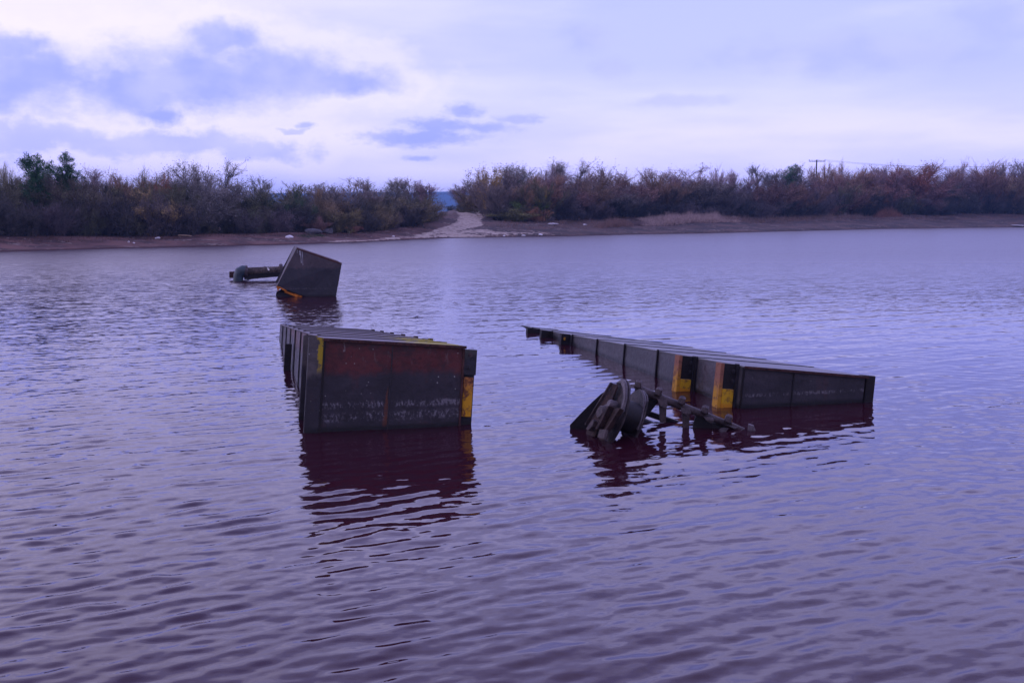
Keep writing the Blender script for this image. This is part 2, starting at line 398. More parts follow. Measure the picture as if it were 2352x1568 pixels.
# distant ridge behind the gap
hx = np.linspace(-2600, 3200, 160); hd0, hd1 = 2100.0, 3000.0
def ridge(x):
    prof = np.interp(x, [-2600, -900, -500, -230, -160, -40, 300, 900, 3200], [30, 44, 47, 50, 51, 54, 52, 44, 24])
    return prof + 0.7 * np.sin(x * 0.031) + 0.5 * np.sin(x * 0.083 + 1) + 0.35 * np.sin(x * 0.29)
hv = []
for k, (dd_, s_) in enumerate([(2000, -0.03), (2080, 0.10), (2200, 0.42), (2320, 0.78), (2450, 0.97), (2500, 1.0), (2600, 0.85), (2900, 0.0)]):
    rg = np.random.RandomState(k)
    hv.append(np.stack([hx * dd_ / 2500, np.full_like(hx, dd_), ridge(hx) * s_ + (rg.uniform(-0.5, 0.5, len(hx)) if 0 < k < 7 else 0)], -1))
hv = np.concatenate(hv); n_ = len(hx)
ii = (np.arange(7)[:, None] * n_ + np.arange(n_ - 1)[None, :]).reshape(-1)
M['hill'] = simple('hill_forest', (0.035, 0.05, 0.045), 0.95, 0.4, 0.03)
tag(link_mesh('hills', np_mesh('hills', hv, np.stack([ii, ii + 1, ii + 1 + n_, ii + n_], -1), True), M['hill']), kind='structure')

# ------------------------------------------------------------------ water
rs = np.random.RandomState(11)
yl = [-6.0]
while yl[-1] < 330:
    y = yl[-1]; yl.append(y + max(0.022, 0.0040 * y, 0.02 * (2.5 - y)))
ys = np.array(yl)
ss_ = np.concatenate([-np.geomspace(14, 1.02, 26), np.linspace(-1, 1, 620), np.geomspace(1.02, 14, 26)])
Yg = np.repeat(ys[:, None], len(ss_), 1)
Xg = ss_[None, :] * (np.maximum(ys, 0.5) * 0.62 + 2.2)[:, None]
step = np.maximum(np.maximum(0.022, 0.004 * np.abs(Yg)), np.where(np.abs(ss_)[None, :] > 1, 5.0, 0.0)) 
def sstep(a, b, x):
    t = np.clip((x - a) / (b - a), 0, 1); return t * t * (3 - 2 * t)
# the lee of the two hulls is calmer; open water on the left is rougher
left_side = sstep(1.5, -3.5, Xg + 0.28 * (Yg - 6))
chop = 0.32 + 0.68 * left_side
lee = np.exp(-(((Xg - 4.5) / 5.5) ** 2 + ((Yg - 16) / 6.0) ** 2))
chop = chop * (1 - 0.55 * lee)
Zg = np.zeros_like(Xg)
def wave(lam, ang, amp, field=1.0):
    global Zg
    k = 2 * math.pi / lam; ca, sa_ = math.cos(ang), math.sin(ang)
    ph = rs.uniform(0, 6.28)
    fade = np.clip(lam / (3.2 * step) - 0.6, 0, 1)
    ph2 = ph + 0.5 * np.sin(0.31 * Xg + 0.23 * Yg + ph * 3) + 0.35 * np.sin(-0.7 * Xg * sa_ + 0.52 * Yg + ph * 5)
    s = np.sin(k * (Xg * ca + Yg * sa_) + ph2)
    Zg += amp * (s + 0.42 * (s * s - 0.5)) * fade * field
crest = R(90 + 23)                    # wave normal: crests climb to the right in the picture
for i in range(34):                   # the main train
    lam = 0.09 * (0.32 / 0.09) ** rs.uniform(0, 1)
    wave(lam, crest + rs.normal(0, 0.18), 0.00145 * (lam / 0.5) * rs.uniform(0.6, 1.3), 0.66 + 0.34 * left_side)
for i in range(10):                   # a little longer swell under it
    lam = rs.uniform(0.45, 1.3)
    wave(lam, crest + rs.normal(0, 0.3), 0.0005 * (lam / 0.5) * rs.uniform(0.6, 1.3))
for i in range(30):                   # short chop
    lam = rs.uniform(0.10, 0.30)
    wave(lam, crest + rs.normal(0, 0.42), 0.0008 * (lam / 0.25) * rs.uniform(0.6, 1.3), chop)
for i in range(8):                    # cross ripples from the hulls
    lam = rs.uniform(0.13, 0.34)
    wave(lam, R(70) + rs.normal(0, 0.22), 0.0007 * (lam / 0.25), sstep(0.5, 6.0, Xg))
# rings round the wreck
for (cx_, cy_, lam, amp, dec) in ((1.2, 10.7, 0.55, 0.0016, 5.0), (1.2, 10.7, 0.34, 0.0010, 4.0), (-1.3, 11.2, 0.45, 0.0008, 4.0)):
    rr = np.hypot(Xg - cx_, Yg - cy_)
    Zg += amp * np.sin(2 * math.pi / lam * rr + 0.6 * np.sin(rr * 1.3 + 2 * np.arctan2(Xg - cx_, Yg - cy_))) * np.exp(-rr / dec) * np.clip(lam / (3.2 * step) - 0.6, 0, 1)
wv = np.stack([Xg, Yg, Zg], -1).reshape(-1, 3)
nr, nc = Xg.shape
ii = (np.arange(nr - 1)[:, None] * nc + np.arange(nc - 1)[None, :]).reshape(-1)
wm = np_mesh('water', wv, np.stack([ii, ii + 1, ii + 1 + nc, ii + nc], -1), True)
m, N = material('pond_water')
geo = N.n('ShaderNodeNewGeometry', out=None)
p = geo.outputs[0]; nrm = geo.outputs[1]
sp = N.n('ShaderNodeSeparateXYZ', {0: p}, out=None)
yy = sp.outputs[1]; xx = sp.outputs[0]
far = N.ss(yy, 9.0, 45.0)
patch = N.noise(N.v('MULTIPLY', p, (0.05, 0.14, 0.0)), 1.0, 3.0, 0.6)
leftm = N.ss(N.m('ADD', xx, N.m('MULTIPLY', yy, 0.22)), 7.0, -3.0)
gust = N.m('MULTIPLY', N.ss(patch, 0.32, 0.66, 0.70, 1.25), N.m('ADD', 0.62, N.m('MULTIPLY', leftm, 0.45)))
lee = N.m('MULTIPLY', N.ss(xx, -1.0, 2.0), N.m('MULTIPLY', N.ss(yy, 12.0, 15.0), N.ss(yy, 30.0, 20.0)))
gust = N.m('MULTIPLY', gust, N.m('SUBTRACT', 1.0, N.m('MULTIPLY', lee, 0.55)))
rot = N.n('ShaderNodeVectorRotate', {'Vector': p, 'Angle': R(-12)}, rotation_type='Z_AXIS')
def ripple(sx_, sy_, detail, seedz):
    v = N.v('ADD', N.v('MULTIPLY', rot, (sx_, sy_, 0.0)), (0, 0, seedz))
    return N.v('SUBTRACT', N.noise(v, 1.0, detail, 0.6, out=1), (0.5, 0.5, 0.5))
fine = ripple(6.0, 13.0, 2.0, 3.0)       # a few centimetres
midr = ripple(3.2, 8.0, 3.0, 9.0)        # short wind waves
bigr = ripple(1.0, 2.6, 3.0, 19.0)
def sc(vec, k): return N.n('ShaderNodeVectorMath', {0: vec, 3: k}, operation='SCALE')
slope = N.v('ADD', sc(fine, N.m('MULTIPLY', gust, N.ss(yy, 4.0, 45.0, 0.20, 0.55))), sc(midr, N.m('MULTIPLY', gust, N.ss(yy, 12.0, 40.0, 0.0, 0.85))))
slope = N.v('ADD', slope, sc(bigr, N.m('MULTIPLY', gust, N.ss(yy, 18.0, 55.0, 0.0, 0.45))))
slope = N.v('MULTIPLY', slope, (1.15, 1.0, 0.0))
nn = N.v('NORMALIZE', N.v('ADD', nrm, slope))
finish(N, {'Base Color': (0.033, 0.0065, 0.013, 1), 'Roughness': N.ss(yy, 8.0, 60.0, 0.04, 0.31), 'IOR': 1.333, 'Specular IOR Level': 0.5, 'Normal': nn})
M['water'] = m
tag(link_mesh('water', wm, m), kind='structure')

# ------------------------------------------------------------------ pontoons
def frame(O, U, V):
    U = Vector(U).normalized(); V = Vector(V).normalized(); Wd = (U.cross(V) * -1).normalized()
    if Wd.z > 0: Wd = -Wd
    return (lambda u, v, w_: Vector(O) + U * u + V * v + Wd * w_), U, V, Wd
def along(fr, px, v0, v1, w_=0.0, u=0.0):
    """v at which the hull edge is seen in column px"""
    for _ in range(40):
        v = (v0 + v1) / 2; q = fr(u, v, w_)
        x = q.x / (q.y * math.cos(PITCH) - (q.z - CAM_H) * math.sin(PITCH)) * FPX + CX
        xa = fr(u, v0, w_); xa = xa.x / (xa.y * math.cos(PITCH) - (xa.z - CAM_H) * math.sin(PITCH)) * FPX + CX
        if (x - px) * (xa - px) > 0: v0 = v
        else: v1 = v
    return v

# --- near left pontoon
NL = D(744, 778, G(730.3, 991).y + 0.07); NR = D(1067.7, 796, G(1060, 977).y + 0.07); FL = D(643.3, 745.2, 18.9)
fr, U, V, Wd = frame(NL, NR - NL, FL - NL)
WID = (NR - NL).length; LEN = (FL - NL).length
base_pt = fr(WID / 2, 0, 0); base_pt.z = 0
mv = V
M['streak'] = simple('rust_streak', (0.16, 0.045, 0.018), 0.8, 0.7, 16.0, 0.002)
M['endA'] = painted_steel('left_pontoon_end_paint', (0.085, 0.018, 0.018), (0.030, 0.025, 0.032), 0.60, [(0.27, 0.05, 1.0), (0.145, 0.07, 0.8)], speck=0.75, speck_z=0.55, streak=0.45, scrape=0.6, bleed=(tuple(U), U.dot(NL) + WID * 0.462, 0.46, 0.030))
M['sideA'] = painted_steel('left_pontoon_side_paint', (0.10, 0.045, 0.045), (0.040, 0.030, 0.034), 0.45, [(0.12, 0.04, 0.5)], streak=0.5, rough=0.42, sheen=0.5)
M['deckA'] = painted_steel('left_pontoon_deck_paint', (0.16, 0.14, 0.15), (0.15, 0.14, 0.15), -1.0, [], streak=0.35, rough=0.65, sheen=0.2,
                           moss=(tuple(U), U.dot(NL) + WID * 0.30, U.dot(NL) + WID * 0.8, (0.30, 0.25, 0.012), 1.0))
M['ribA'] = painted_steel('left_pontoon_rib_paint', (0.050, 0.034, 0.034), (0.050, 0.034, 0.034), -1.0, [], streak=0.4, rough=0.7, sheen=0.2,
                           moss=(tuple(U), U.dot(NL) + WID * 0.30, U.dot(NL) + WID * 0.85, (0.26, 0.21, 0.012), 1.0))
M['lichen'] = painted_steel('lichened_bracket', (0.075, 0.065, 0.062), (0.024, 0.020, 0.025), 0.60, [], speck=0.6, speck_z=0.6, streak=0.3,
                            moss=(tuple(U), U.dot(NL) - 0.10, U.dot(NL) - 0.028, (0.38, 0.27, 0.006), 0.95))
root = empty('pontoon', base_pt, 'upright pontoon with red and black rusted end wall and mossy deck', 'pontoon', 'long steel pontoons half sunk in the pond')
b = MB(); b.box(fr, 0, WID, 0.02, LEN, 0.012, 1.35); b.build('hull', M['sideA'], root, 0.006)
b = MB(); b.box(fr, 0.012, WID - 0.012, 0.0, 0.017, 0.016, 1.35); b.build('end_wall', M['endA'], root, 0.003)
b = MB(); b.box(fr, -0.006, WID + 0.008, -0.030, LEN + 0.01, -0.006, 0.009)
dk = b.build('deck', M['deckA'], root, 0.003)
b = MB(); b.box(fr, -0.008, WID + 0.012, -0.043, -0.032, -0.009, 0.022); b.build('deck_lip', M['rust'], root, 0.003)
for u0, nm in ((0.0, 'edge_strip'), (WID - 0.02, 'edge_strip')):
    b = MB(); b.box(fr, u0, u0 + 0.020, -0.022, -0.002, 0.024, 1.35); b.build(nm, M['rust'] if u0 else M['black_steel'], root, 0.0)
b = MB(); b.box(fr, WID * 0.478, WID * 0.478 + 0.012, -0.008, -0.002, 0.03, 0.48); b.build('seam', M['dark_steel'], root, 0.002)
b = MB(); b.box(fr, WID * 0.474, WID * 0.474 + 0.012, -0.008, -0.002, 0.485, 1.35); b.build('seam', M['dark_steel'], root, 0.002)
ribs_px = [721.4, 702.9, 688.2, 675.5, 666.8, 658, 649.5]
vs = [LEN * (i + 1) / 8.0 for i in range(7)]
for i, v in enumerate(vs):
    b = MB(); b.box(fr, 0.02, WID - 0.01 + 0.03, v - 0.035, v - 0.005, -0.016, -0.0065)
    b.box(fr, 0.02, 0.06, v - 0.05, v + 0.02, -0.020, -0.0165)
    b.build('deck_rib', M['ribA'], root, 0.003)
    b = MB(); b.box(fr, -0.018, -0.001, v - 0.03, v - 0.008, 0.0, 1.35); b.build('side_rib', M['dark_steel'], root, 0.003)
    if 1 <= i:
        b = MB(); b.box(fr, WID + 0.001, WID + 0.055, v - 0.05, v + 0.02, -0.028, 0.05); b.build('deck_cleat', M['ribA'], root, 0.004)
# left connector brackets (two near, one far), each a channel standing off the hull
for v0, dep in ((-0.02, 1.35), (0.72, 1.35)):
    b = MB(); b.box(fr, -0.150, -0.002, v0, v0 + 0.022, -0.012, dep); b.box(fr, -0.154, -0.136, v0 + 0.025, v0 + 0.09, -0.010, dep)
    br = b.build('connector_bracket', M['lichen'], root, 0.004)
for v0 in (4.5,):
    b = MB(); b.box(fr, -0.12, -0.022, v0, v0 + 0.10, 0.22, 0.85); b.build('connector_bracket', M['black_steel'], root, 0.004)
# right connector: dark bolted plate above an ochre channel
b = MB(); b.box(fr, WID + 0.002, WID + 0.140, 0.0, 0.055, 0.028, 0.305); b.box(fr, WID + 0.002, WID + 0.138, 0.06, 0.10, 0.03, 1.3)
br = b.build('connector_plate', painted_steel('connector_paint', (0.060, 0.062, 0.052), (0.020, 0.020, 0.026), 0.76, [], speck=0.5, speck_z=0.6, streak=0.1), root, 0.004)
for wz, uu in ((0.085, 0.068), (0.225, 0.062)):
    b = MB(); c = fr(WID + uu, 0.0, wz)
    b.lathe(c, -V, [(0.0, 0.028), (0.013, 0.028), (0.014, 0.012), (0.027, 0.011), (0.028, -0.001)], 12)
    b.build('bolt', M['worn_steel'] if wz < 0.1 else M['dark_steel'], br, 0, True)
b = MB(); b.box(fr, WID + 0.012, WID + 0.118, 0.008, 0.057, 0.330, 0.760); b.build('ochre_channel', None, root, 0.004)
m, N = material('ochre_bracket_paint')
p = N.n('ShaderNodeNewGeometry', out=0); z = N.n('ShaderNodeSeparateXYZ', {0: p}, out=None).outputs[2]
n1 = N.noise(p, 12.0, 6.0, 0.65); n2 = N.noise(p, 45.0, 4.0, 0.6)
c = N.mix(N.ss(N.m('ADD', z, N.m('MULTIPLY', N.m('SUBTRACT', n1, 0.5), 0.3)), 0.30, 0.48), (0.62, 0.30, 0.004), (0.42, 0.16, 0.035))
c = N.mix(N.ss(N.m('ADD', n1, N.m('MULTIPLY', n2, 0.5)), 0.70, 0.86), c, (0.14, 0.045, 0.015))
c = N.mix(N.ss(z, 0.07, 0.02), c, (0.02, 0.01, 0.01))
finish(N, {'Base Color': c, 'Roughness': 0.8, 'Normal': N.n('ShaderNodeBump', {'Height': n2, 'Strength': 0.5, 'Distance': 0.003})})
M['ochre2'] = m
for o in root.children:
    if o.name.startswith('ochre_channel'): o.data.materials.clear(); o.data.materials.append(m)

# --- right pontoon, lower in the water, its far end under
NL = D(1708, 841.5, G(1695.3, 937.5).y + 0.02); NR = D(1990, 864.5, G(1990, 924).y + 0.03); FL = D(1192, 747.5, 21.4)
fr, U, V, Wd = frame(NL, NR - NL, FL - NL)
WID = (NR - NL).length; LEN = (FL - NL).length + 2.0
base_pt = fr(WID / 2, 0, 0); base_pt.z = 0
M['endB'] = painted_steel('right_pontoon_end_paint', (0.040, 0.033, 0.040), (0.032, 0.027, 0.034), 0.3, [(0.150, 0.030, 0.7)], speck=0.15, speck_z=0.1, streak=0.25)
M['sideB'] = painted_steel('right_pontoon_side_paint', (0.060, 0.054, 0.060), (0.050, 0.045, 0.05), 0.3, [(0.10, 0.04, 0.25)], speck=0.2, speck_z=0.05, streak=0.2, rough=0.42, sheen=0.5)
M['deckB'] = painted_steel('right_pontoon_deck_paint', (0.17, 0.165, 0.175), (0.17, 0.165, 0.175), -1.0, [], streak=0.2, rough=0.55, sheen=0.35)
root = empty('pontoon', base_pt, 'long low grey pontoon sliding under water, orange and yellow brackets behind the wreckage', 'pontoon', 'long steel pontoons half sunk in the pond')
b = MB(); b.box(fr, 0, WID, 0.02, LEN, 0.012, 1.35); b.build('hull', M['sideB'], root, 0.006)
b = MB(); b.box(fr, 0.012, WID - 0.012, 0.0, 0.017, 0.016, 1.35); b.build('end_wall', M['endB'], root, 0.003)
b = MB(); b.box(fr, -0.006, WID + 0.008, -0.030, LEN, -0.006, 0.009); b.build('deck', M['deckB'], root, 0.003)
b = MB(); b.box(fr, -0.008, WID + 0.012, -0.043, -0.032, -0.009, 0.022); b.build('deck_lip', M['rust'], root, 0.003)
b = MB(); b.box(fr, WID * 0.40, WID * 0.40 + 0.015, -0.010, -0.002, 0.03, 1.3); b.build('seam', M['black_steel'], root, 0.002)
b = MB(); b.box(fr, 0.0, 0.016, -0.022, -0.002, 0.024, 1.35); b.build('edge_strip', M['black_steel'], root, 0.003)
b = MB(); b.box(fr, WID - 0.005, WID + 0.118, -0.018, 0.16, -0.012, 1.3); b.build('end_post', M['black_steel'], root, 0.004)
rv = [along(fr, px, 0.2, LEN) for px in (1602, 1512, 1436.3, 1373, 1316)]
rv += [rv[-1] + 1.15, rv[-1] + 2.4]
for i, v in enumerate(rv):
    b = MB(); b.box(fr, -0.002, WID + 0.025, v - 0.03, v, -0.016, -0.0065); b.build('deck_rib', M['dark_steel'], root, 0.003)
    b = MB(); b.box(fr, -0.026, -0.001, v - 0.03, v - 0.002, -0.02, 1.3); b.build('side_rib', M['black_steel'], root, 0.003)
# ochre-lined brackets on the left side
def side_bracket(v0, near=True):
    b = MB(); b.box(fr, -0.185, -0.012, v0, v0 + 0.03, -0.012, 0.285); bp_ = b.build('bracket_plate', M['black_steel'], root, 0.004)
    for wz in (0.07, 0.19):
        b = MB(); b.lathe(fr(-0.06, v0, wz), -V, [(0, 0.022), (0.014, 0.022), (0.016, 0.008), (0.026, 0.007), (0.027, -0.001)], 10); b.build('bolt', M['dark_steel'], bp_, 0, True)
    b = MB(); b.box(fr, -0.232, -0.188, v0 - 0.012, v0 + 0.13, -0.014, 0.60); b.build('bracket_flange', M['flange'], root, 0.004)
    b = MB(); b.box(fr, -0.186, -0.040, v0 - 0.020, v0 + 0.05, 0.290, 0.62); b.build('bracket_foot', M['foot'], root, 0.005)
    b = MB(); b.box(fr, -0.033, -0.002, v0 - 0.03, v0 + 0.04, -0.02, 1.1); b.build('bracket_post', M['dark_steel'], root, 0.004)
def twotone(name, top, bot, z0, z1):
    m, N = material(name)
    p = N.n('ShaderNodeNewGeometry', out=0); z = N.n('ShaderNodeSeparateXYZ', {0: p}, out=None).outputs[2]
    n1 = N.noise(p, 14.0, 6.0, 0.65)
    c = N.mix(N.ss(N.m('ADD', z, N.m('MULTIPLY', N.m('SUBTRACT', n1, 0.5), 0.2)), z0, z1), bot, top)
    c = N.mix(N.ss(n1, 0.50, 0.64, 0, 0.75), c, (0.12, 0.04, 0.02))
    finish(N, {'Base Color': c, 'Roughness': 0.75}); return m
M['flange'] = twotone('bracket_flange_paint', (0.26, 0.10, 0.055), (0.52, 0.25, 0.01), 0.12, 0.36)
M['foot'] = twotone('bracket_foot_paint', (0.62, 0.35, 0.003), (0.60, 0.25, 0.002), 0.02, 0.06)
side_bracket(0.12); side_bracket(rv[0] + 0.05)
for v, wdt, low in ((rv[4] + 0.10, 0.16, 0.34), (rv[5] + 0.02, 0.19, 0.24), (rv[5] + 0.75, 0.24, 0.22)):
    b = MB(); b.box(fr, -wdt, -0.01, v, v + 0.05, -0.01, low); b.box(fr, -wdt - 0.016, -wdt - 0.002, v - 0.01, v + 0.11, -0.01, low + 0.05); b.build('bracket_plate', M['black_steel'], root, 0.004)
b = MB(); b.box(fr, -0.130, -0.100, rv[4] + 0.088, rv[4] + 0.099, 0.05, 0.10); b.build('paint_patch', M['ochre'], root, 0.002)

# ------------------------------------------------------------------ sunken machinery in front of the right pontoon
def Z3(X, Y, d): return D(1286.2 + .2002 * X, 849.8 + .2002 * Y, d)
rp = G(1400, 1003); root = empty('wrecked_machinery', rp, 'tangle of rusted machine plates and lugged shaft in front of the grey pontoon', 'wreckage')
def plate(name, pts, d, ext, mat, bev=0.004, sm=False):
    b = MB(); b.prism([Z3(x, y, dd_) if dd_ is not None else Z3(x, y, d) for (x, y, dd_) in [(q + (None,))[:3] for q in pts]], ext)
    return b.build(name, mat, root, bev)
plate('side_plate', [(112, 630), (230, 505), (360, 375), (470, 275), (545, 228), (640, 300), (650, 900), (120, 760)], 11.0, (0.01, 0.045, 0.0), M['black_steel'])
plate('side_plate', [(900, 300), (985, 240), (1155, 338), (1100, 400), (1040, 480), (940, 600), (860, 780), (780, 800)], 11.15, (0.0, 0.05, 0), M['black_steel'])
nrm1 = Vector((-0.87, -0.32, 0.37)).normalized()
c1 = Z3(570, 455, 10.62); c2 = c1 - nrm1 * 0.27 + Vector((0.05, 0.0, -0.02))
def onp(pts, c, n=nrm1): return [plane_hit(1286.2 + .2002 * x, 849.8 + .2002 * y, c, n) for x, y in pts]
o1 = [(318, 628), (610, 150), (652, 158), (700, 118), (742, 98), (772, 126), (790, 200), (786, 330), (765, 430), (745, 500), (700, 620), (650, 710), (600, 800), (560, 860), (300, 900)]
b = MB(); b.prism(onp(o1, c1), -nrm1 * 0.03); wf_ = b.build('wheel_flange', M['dark_worn'], root, 0.006, False, 0.002)
b = MB(); b.prism(onp([(660, 165), (700, 126), (742, 104), (768, 130), (784, 200), (780, 330), (742, 490), (715, 480), (748, 330), (745, 220), (720, 160)], c1 + nrm1 * 0.002), nrm1 * 0.03)
b.build('flange_rim', M['pale_steel'], wf_, 0.008, False, 0.003)
o2 = [(700, 760), (760, 480), (790, 290), (840, 245), (905, 212), (950, 226), (985, 290), (994, 360), (975, 430), (945, 560), (900, 690), (872, 745), (850, 860), (700, 860)]
b = MB(); b.prism(onp(o2, c2), -nrm1 * 0.03); wf_ = b.build('wheel_flange', M['dark_worn'], root, 0.006, False, 0.002)
b = MB(); b.prism(onp([(935, 225), (960, 235), (985, 290), (994, 360), (975, 430), (945, 560), (900, 690), (885, 685), (930, 550), (958, 430), (972, 360), (965, 300)], c2 + nrm1 * 0.002), nrm1 * 0.02)
b.build('flange_rim', M['pale_steel'], wf_, 0.004, False, 0.002)
b = MB(); b.lathe((c1 + c2) / 2, nrm1, [(0, 0.12), (0.17, 0.12), (0.17, -0.12), (0, -0.12)], 36); b.build('drum', M['black_steel'], root, 0, True)
q1 = c1 + nrm1 * 0.055
def onp(pts, c, n=nrm1): return [plane_hit(1286.2 + .2002 * x, 849.8 + .2002 * y, c, n) for x, y in pts]
b = MB(); b.prism(onp([(608, 152), (650, 160), (655, 190), (600, 330), (520, 470), (440, 610), (400, 760), (290, 760), (318, 625)], q1), -nrm1 * 0.02); b.build('guard_plate', M['dark_rust'], root, 0.004)
b = MB(); b.prism(onp([(600, 148), (614, 150), (330, 600), (316, 640), (308, 628)], q1 + nrm1 * 0.01), nrm1 * 0.03); b.build('guard_edge', M['worn_steel'], root, 0.003)
b = MB(); b.prism(onp([(612, 440), (700, 436), (735, 455), (560, 720), (535, 810), (460, 800), (470, 690)], q1 + nrm1 * 0.03), nrm1 * 0.015)
b.prism(onp([(600, 430), (620, 430), (490, 690), (475, 700), (460, 690)], q1 + nrm1 * 0.047), nrm1 * 0.06)
b.prism(onp([(722, 452), (736, 458), (565, 722), (548, 718)], q1 + nrm1 * 0.047), nrm1 * 0.05)
b.build('channel', M['dark_rust'], root, 0.003)
b = MB(); b.prism(onp([(480, 685), (560, 690), (530, 800), (455, 780)], q1 + nrm1 * 0.10), nrm1 * 0.03); b.build('channel_foot', M['worn_steel'], root, 0.004)
cb = onp([(520, 500)], q1 + nrm1 * 0.02)[0]
b = MB(); b.lathe(cb, nrm1, [(0, 0.075), (0.060, 0.075), (0.066, 0.065), (0.080, 0.02), (0.100, 0.015), (0.102, -0.03), (0, -0.03)], 32); b.build('hub', M['worn_steel'], root, 0, True, 0.002)
cb = onp([(605, 395)], q1 + nrm1 * 0.01)[0]
b = MB(); b.lathe(cb, nrm1, [(0, 0.05), (0.035, 0.05), (0.045, 0.03), (0.047, -0.03), (0, -0.03)], 24); b.build('bearing_cap', M['pale_steel'], root, 0, True, 0.001)
b = MB(); b.prism(onp([(340, 690), (425, 575), (440, 600), (415, 660), (370, 705)], q1 + nrm1 * 0.02), nrm1 * 0.05); b.prism(onp([(360, 610), (385, 600), (392, 635), (368, 642)], q1 + nrm1 * 0.02), nrm1 * 0.02)
b.build('lug', M['worn_steel'], root, 0.003)
plate('web_plate', [(690, 760), (720, 560), (800, 420), (960, 420), (960, 620), (880, 800), (700, 820)], 10.95, (0, 0.05, 0), M['black_steel'])
# shaft with six clamps
A = Z3(930, 235, 11.15); B = Z3(2112, 690, 10.98)
def sh(t): return A.lerp(B, t)
b = MB(); b.tube([sh(0), sh(0.08), sh(0.5), sh(0.85), sh(1.0)], [0.052, 0.046, 0.042, 0.036, 0.026], 18); b.build('shaft', M['worn_steel'], root, 0, True, 0.0015)
sdir = (B - A).normalized(); upv = Vector((0, 0, 1)); fw = Vector((0, -1, 0))
def clamp(X, top, bot, legY=None, wid=108):
    t = (X - 930) / 1180.0; c = sh(t); q_ = 0.20 * t + 0.02
    k = (top[1], bot)
    b = MB(); kp = Z3(top[0], top[1], 11.12 - q_)
    b.lathe(kp, sdir, [(0, 0.034), (0.046, 0.034), (0.058, 0.018), (0.056, -0.018), (0.044, -0.034), (0, -0.034)], 7)
    b.lathe(kp + sdir * 0.022, sdir, [(0, 0.014), (0.012, 0.012), (0.013, 0.0)], 8)
    b.prism([Z3(top[0] - 36, top[1], 11.14 - q_), Z3(top[0] + 36, top[1], 11.14 - q_), Z3(top[0] + 50, top[1] + 85, 11.16 - q_), Z3(top[0] - 30, top[1] + 85, 11.16 - q_)], (0, 0.03, 0))
    b.build('clamp', M['worn_steel'], root, 0.003, False, 0.0035)
    b = MB(); x0 = top[0] + 8; y0 = top[1] + 75
    b.prism([Z3(x0 - 25, y0, 11.10 - q_), Z3(x0 + wid - 20, y0 + 20, 11.10 - q_), Z3(x0 + wid - 5, bot - 30, 11.08 - q_), Z3(x0 + wid - 40, bot, 11.08 - q_), Z3(x0 + 5, bot - 35, 11.08 - q_)], (0, 0.022, 0))
    b.build('clamp_plate', M['worn_steel'], root, 0.003, False, 0.003)
    if legY:
        b = MB(); b.prism([Z3(x0, y0 + 60, 11.13 - q_), Z3(x0 + wid - 22, y0 + 60, 11.13 - q_), Z3(x0 + wid - 30, legY, 11.13 - q_), Z3(x0 + 10, legY, 11.13 - q_)], (0, 0.03, 0)); b.build('hanger', M['worn_steel'], root, 0.002, False, 0.001)
clamp(890, (895, 165), 345)
clamp(1130, (1130, 250), 440, 600)
clamp(1390, (1395, 350), 530, 700)
clamp(1660, (1660, 455), 610)
clamp(1930, (1930, 560), 680)
b = MB(); b.prism([Z3(2160, 622, 10.9), Z3(2225, 640, 10.9), Z3(2245, 705, 10.9), Z3(2150, 750, 10.9)], (0.01, 0.05, 0)); b.build('clamp', M['pale_steel'], root, 0.004, False, 0.002)
b = MB(); b.prism([Z3(1825, 680, 10.85), Z3(1870, 655, 10.85), Z3(1935, 665, 10.85), Z3(1900, 710, 10.85), Z3(1840, 730, 10.85)], (0, 0.04, -0.01)); b.build('clamp', M['pale_steel'], root, 0.004, False, 0.002)
b = MB(); b.prism([Z3(1005, 478, 11.3), Z3(1050, 480, 11.3), Z3(1400, 600, 11.4), Z3(1440, 640, 11.4), Z3(1200, 600, 11.35), Z3(1000, 530, 11.3)], (0, 0.06, 0)); b.build('strut', M['black_steel'], root, 0.004)
b = MB(); b.prism([Z3(1560, 520, 11.05), Z3(1750, 590, 11.02), Z3(1752, 800, 11.02), Z3(1510, 800, 11.02), Z3(1530, 620, 11.05)], (0, 0.03, 0)); b.build('web_plate', M['black_steel'], root, 0.004)
b = MB(); b.prism([Z3(1742, 590, 11.2), Z3(1757, 590, 11.2), Z3(1757, 820, 11.2), Z3(1742, 820, 11.2)], (0, 0.03, 0)); b.build('strut', M['worn_steel'], root, 0.002)
b = MB(); b.prism([Z3(1752, 600, 11.05), Z3(1900, 640, 11.02), Z3(2010, 760, 11.0), Z3(1752, 760, 11.0)], (0, 0.03, 0)); b.build('web_plate', M['black_steel'], root, 0.003)
b = MB(); b.prism([Z3(2118, 668, 10.95), Z3(2122, 682, 10.95), Z3(1990, 745, 10.85), Z3(1982, 738, 10.85)], (0, 0.02, 0)); b.build('strut', M['worn_steel'], root, 0.002)
# sunk casing hump behind the wheel
b = MB(); hc = Z3(1000, 700, 11.4); b.lathe(hc, Vector((0.92, 0.1, -0.38)), [(0, 0.22), (0.05, 0.215), (0.105, 0.17), (0.125, 0.05), (0.13, -0.15), (0, -0.17)], 24); b.build('gearbox', M['black_steel'], root, 0, True, 0.003)
b = MB(); b.lathe(Z3(960, 602, 11.4), (0, 0, 1), [(0, 0.02), (0.016, 0.02), (0.018, -0.03)], 8); b.build('bolt', M['dark_steel'], root)
b = MB(); b.lathe(Z3(1018, 625, 11.4), (0, 0, 1), [(0, 0.02), (0.016, 0.02), (0.018, -0.03)], 8); b.build('bolt', M['dark_steel'], root)

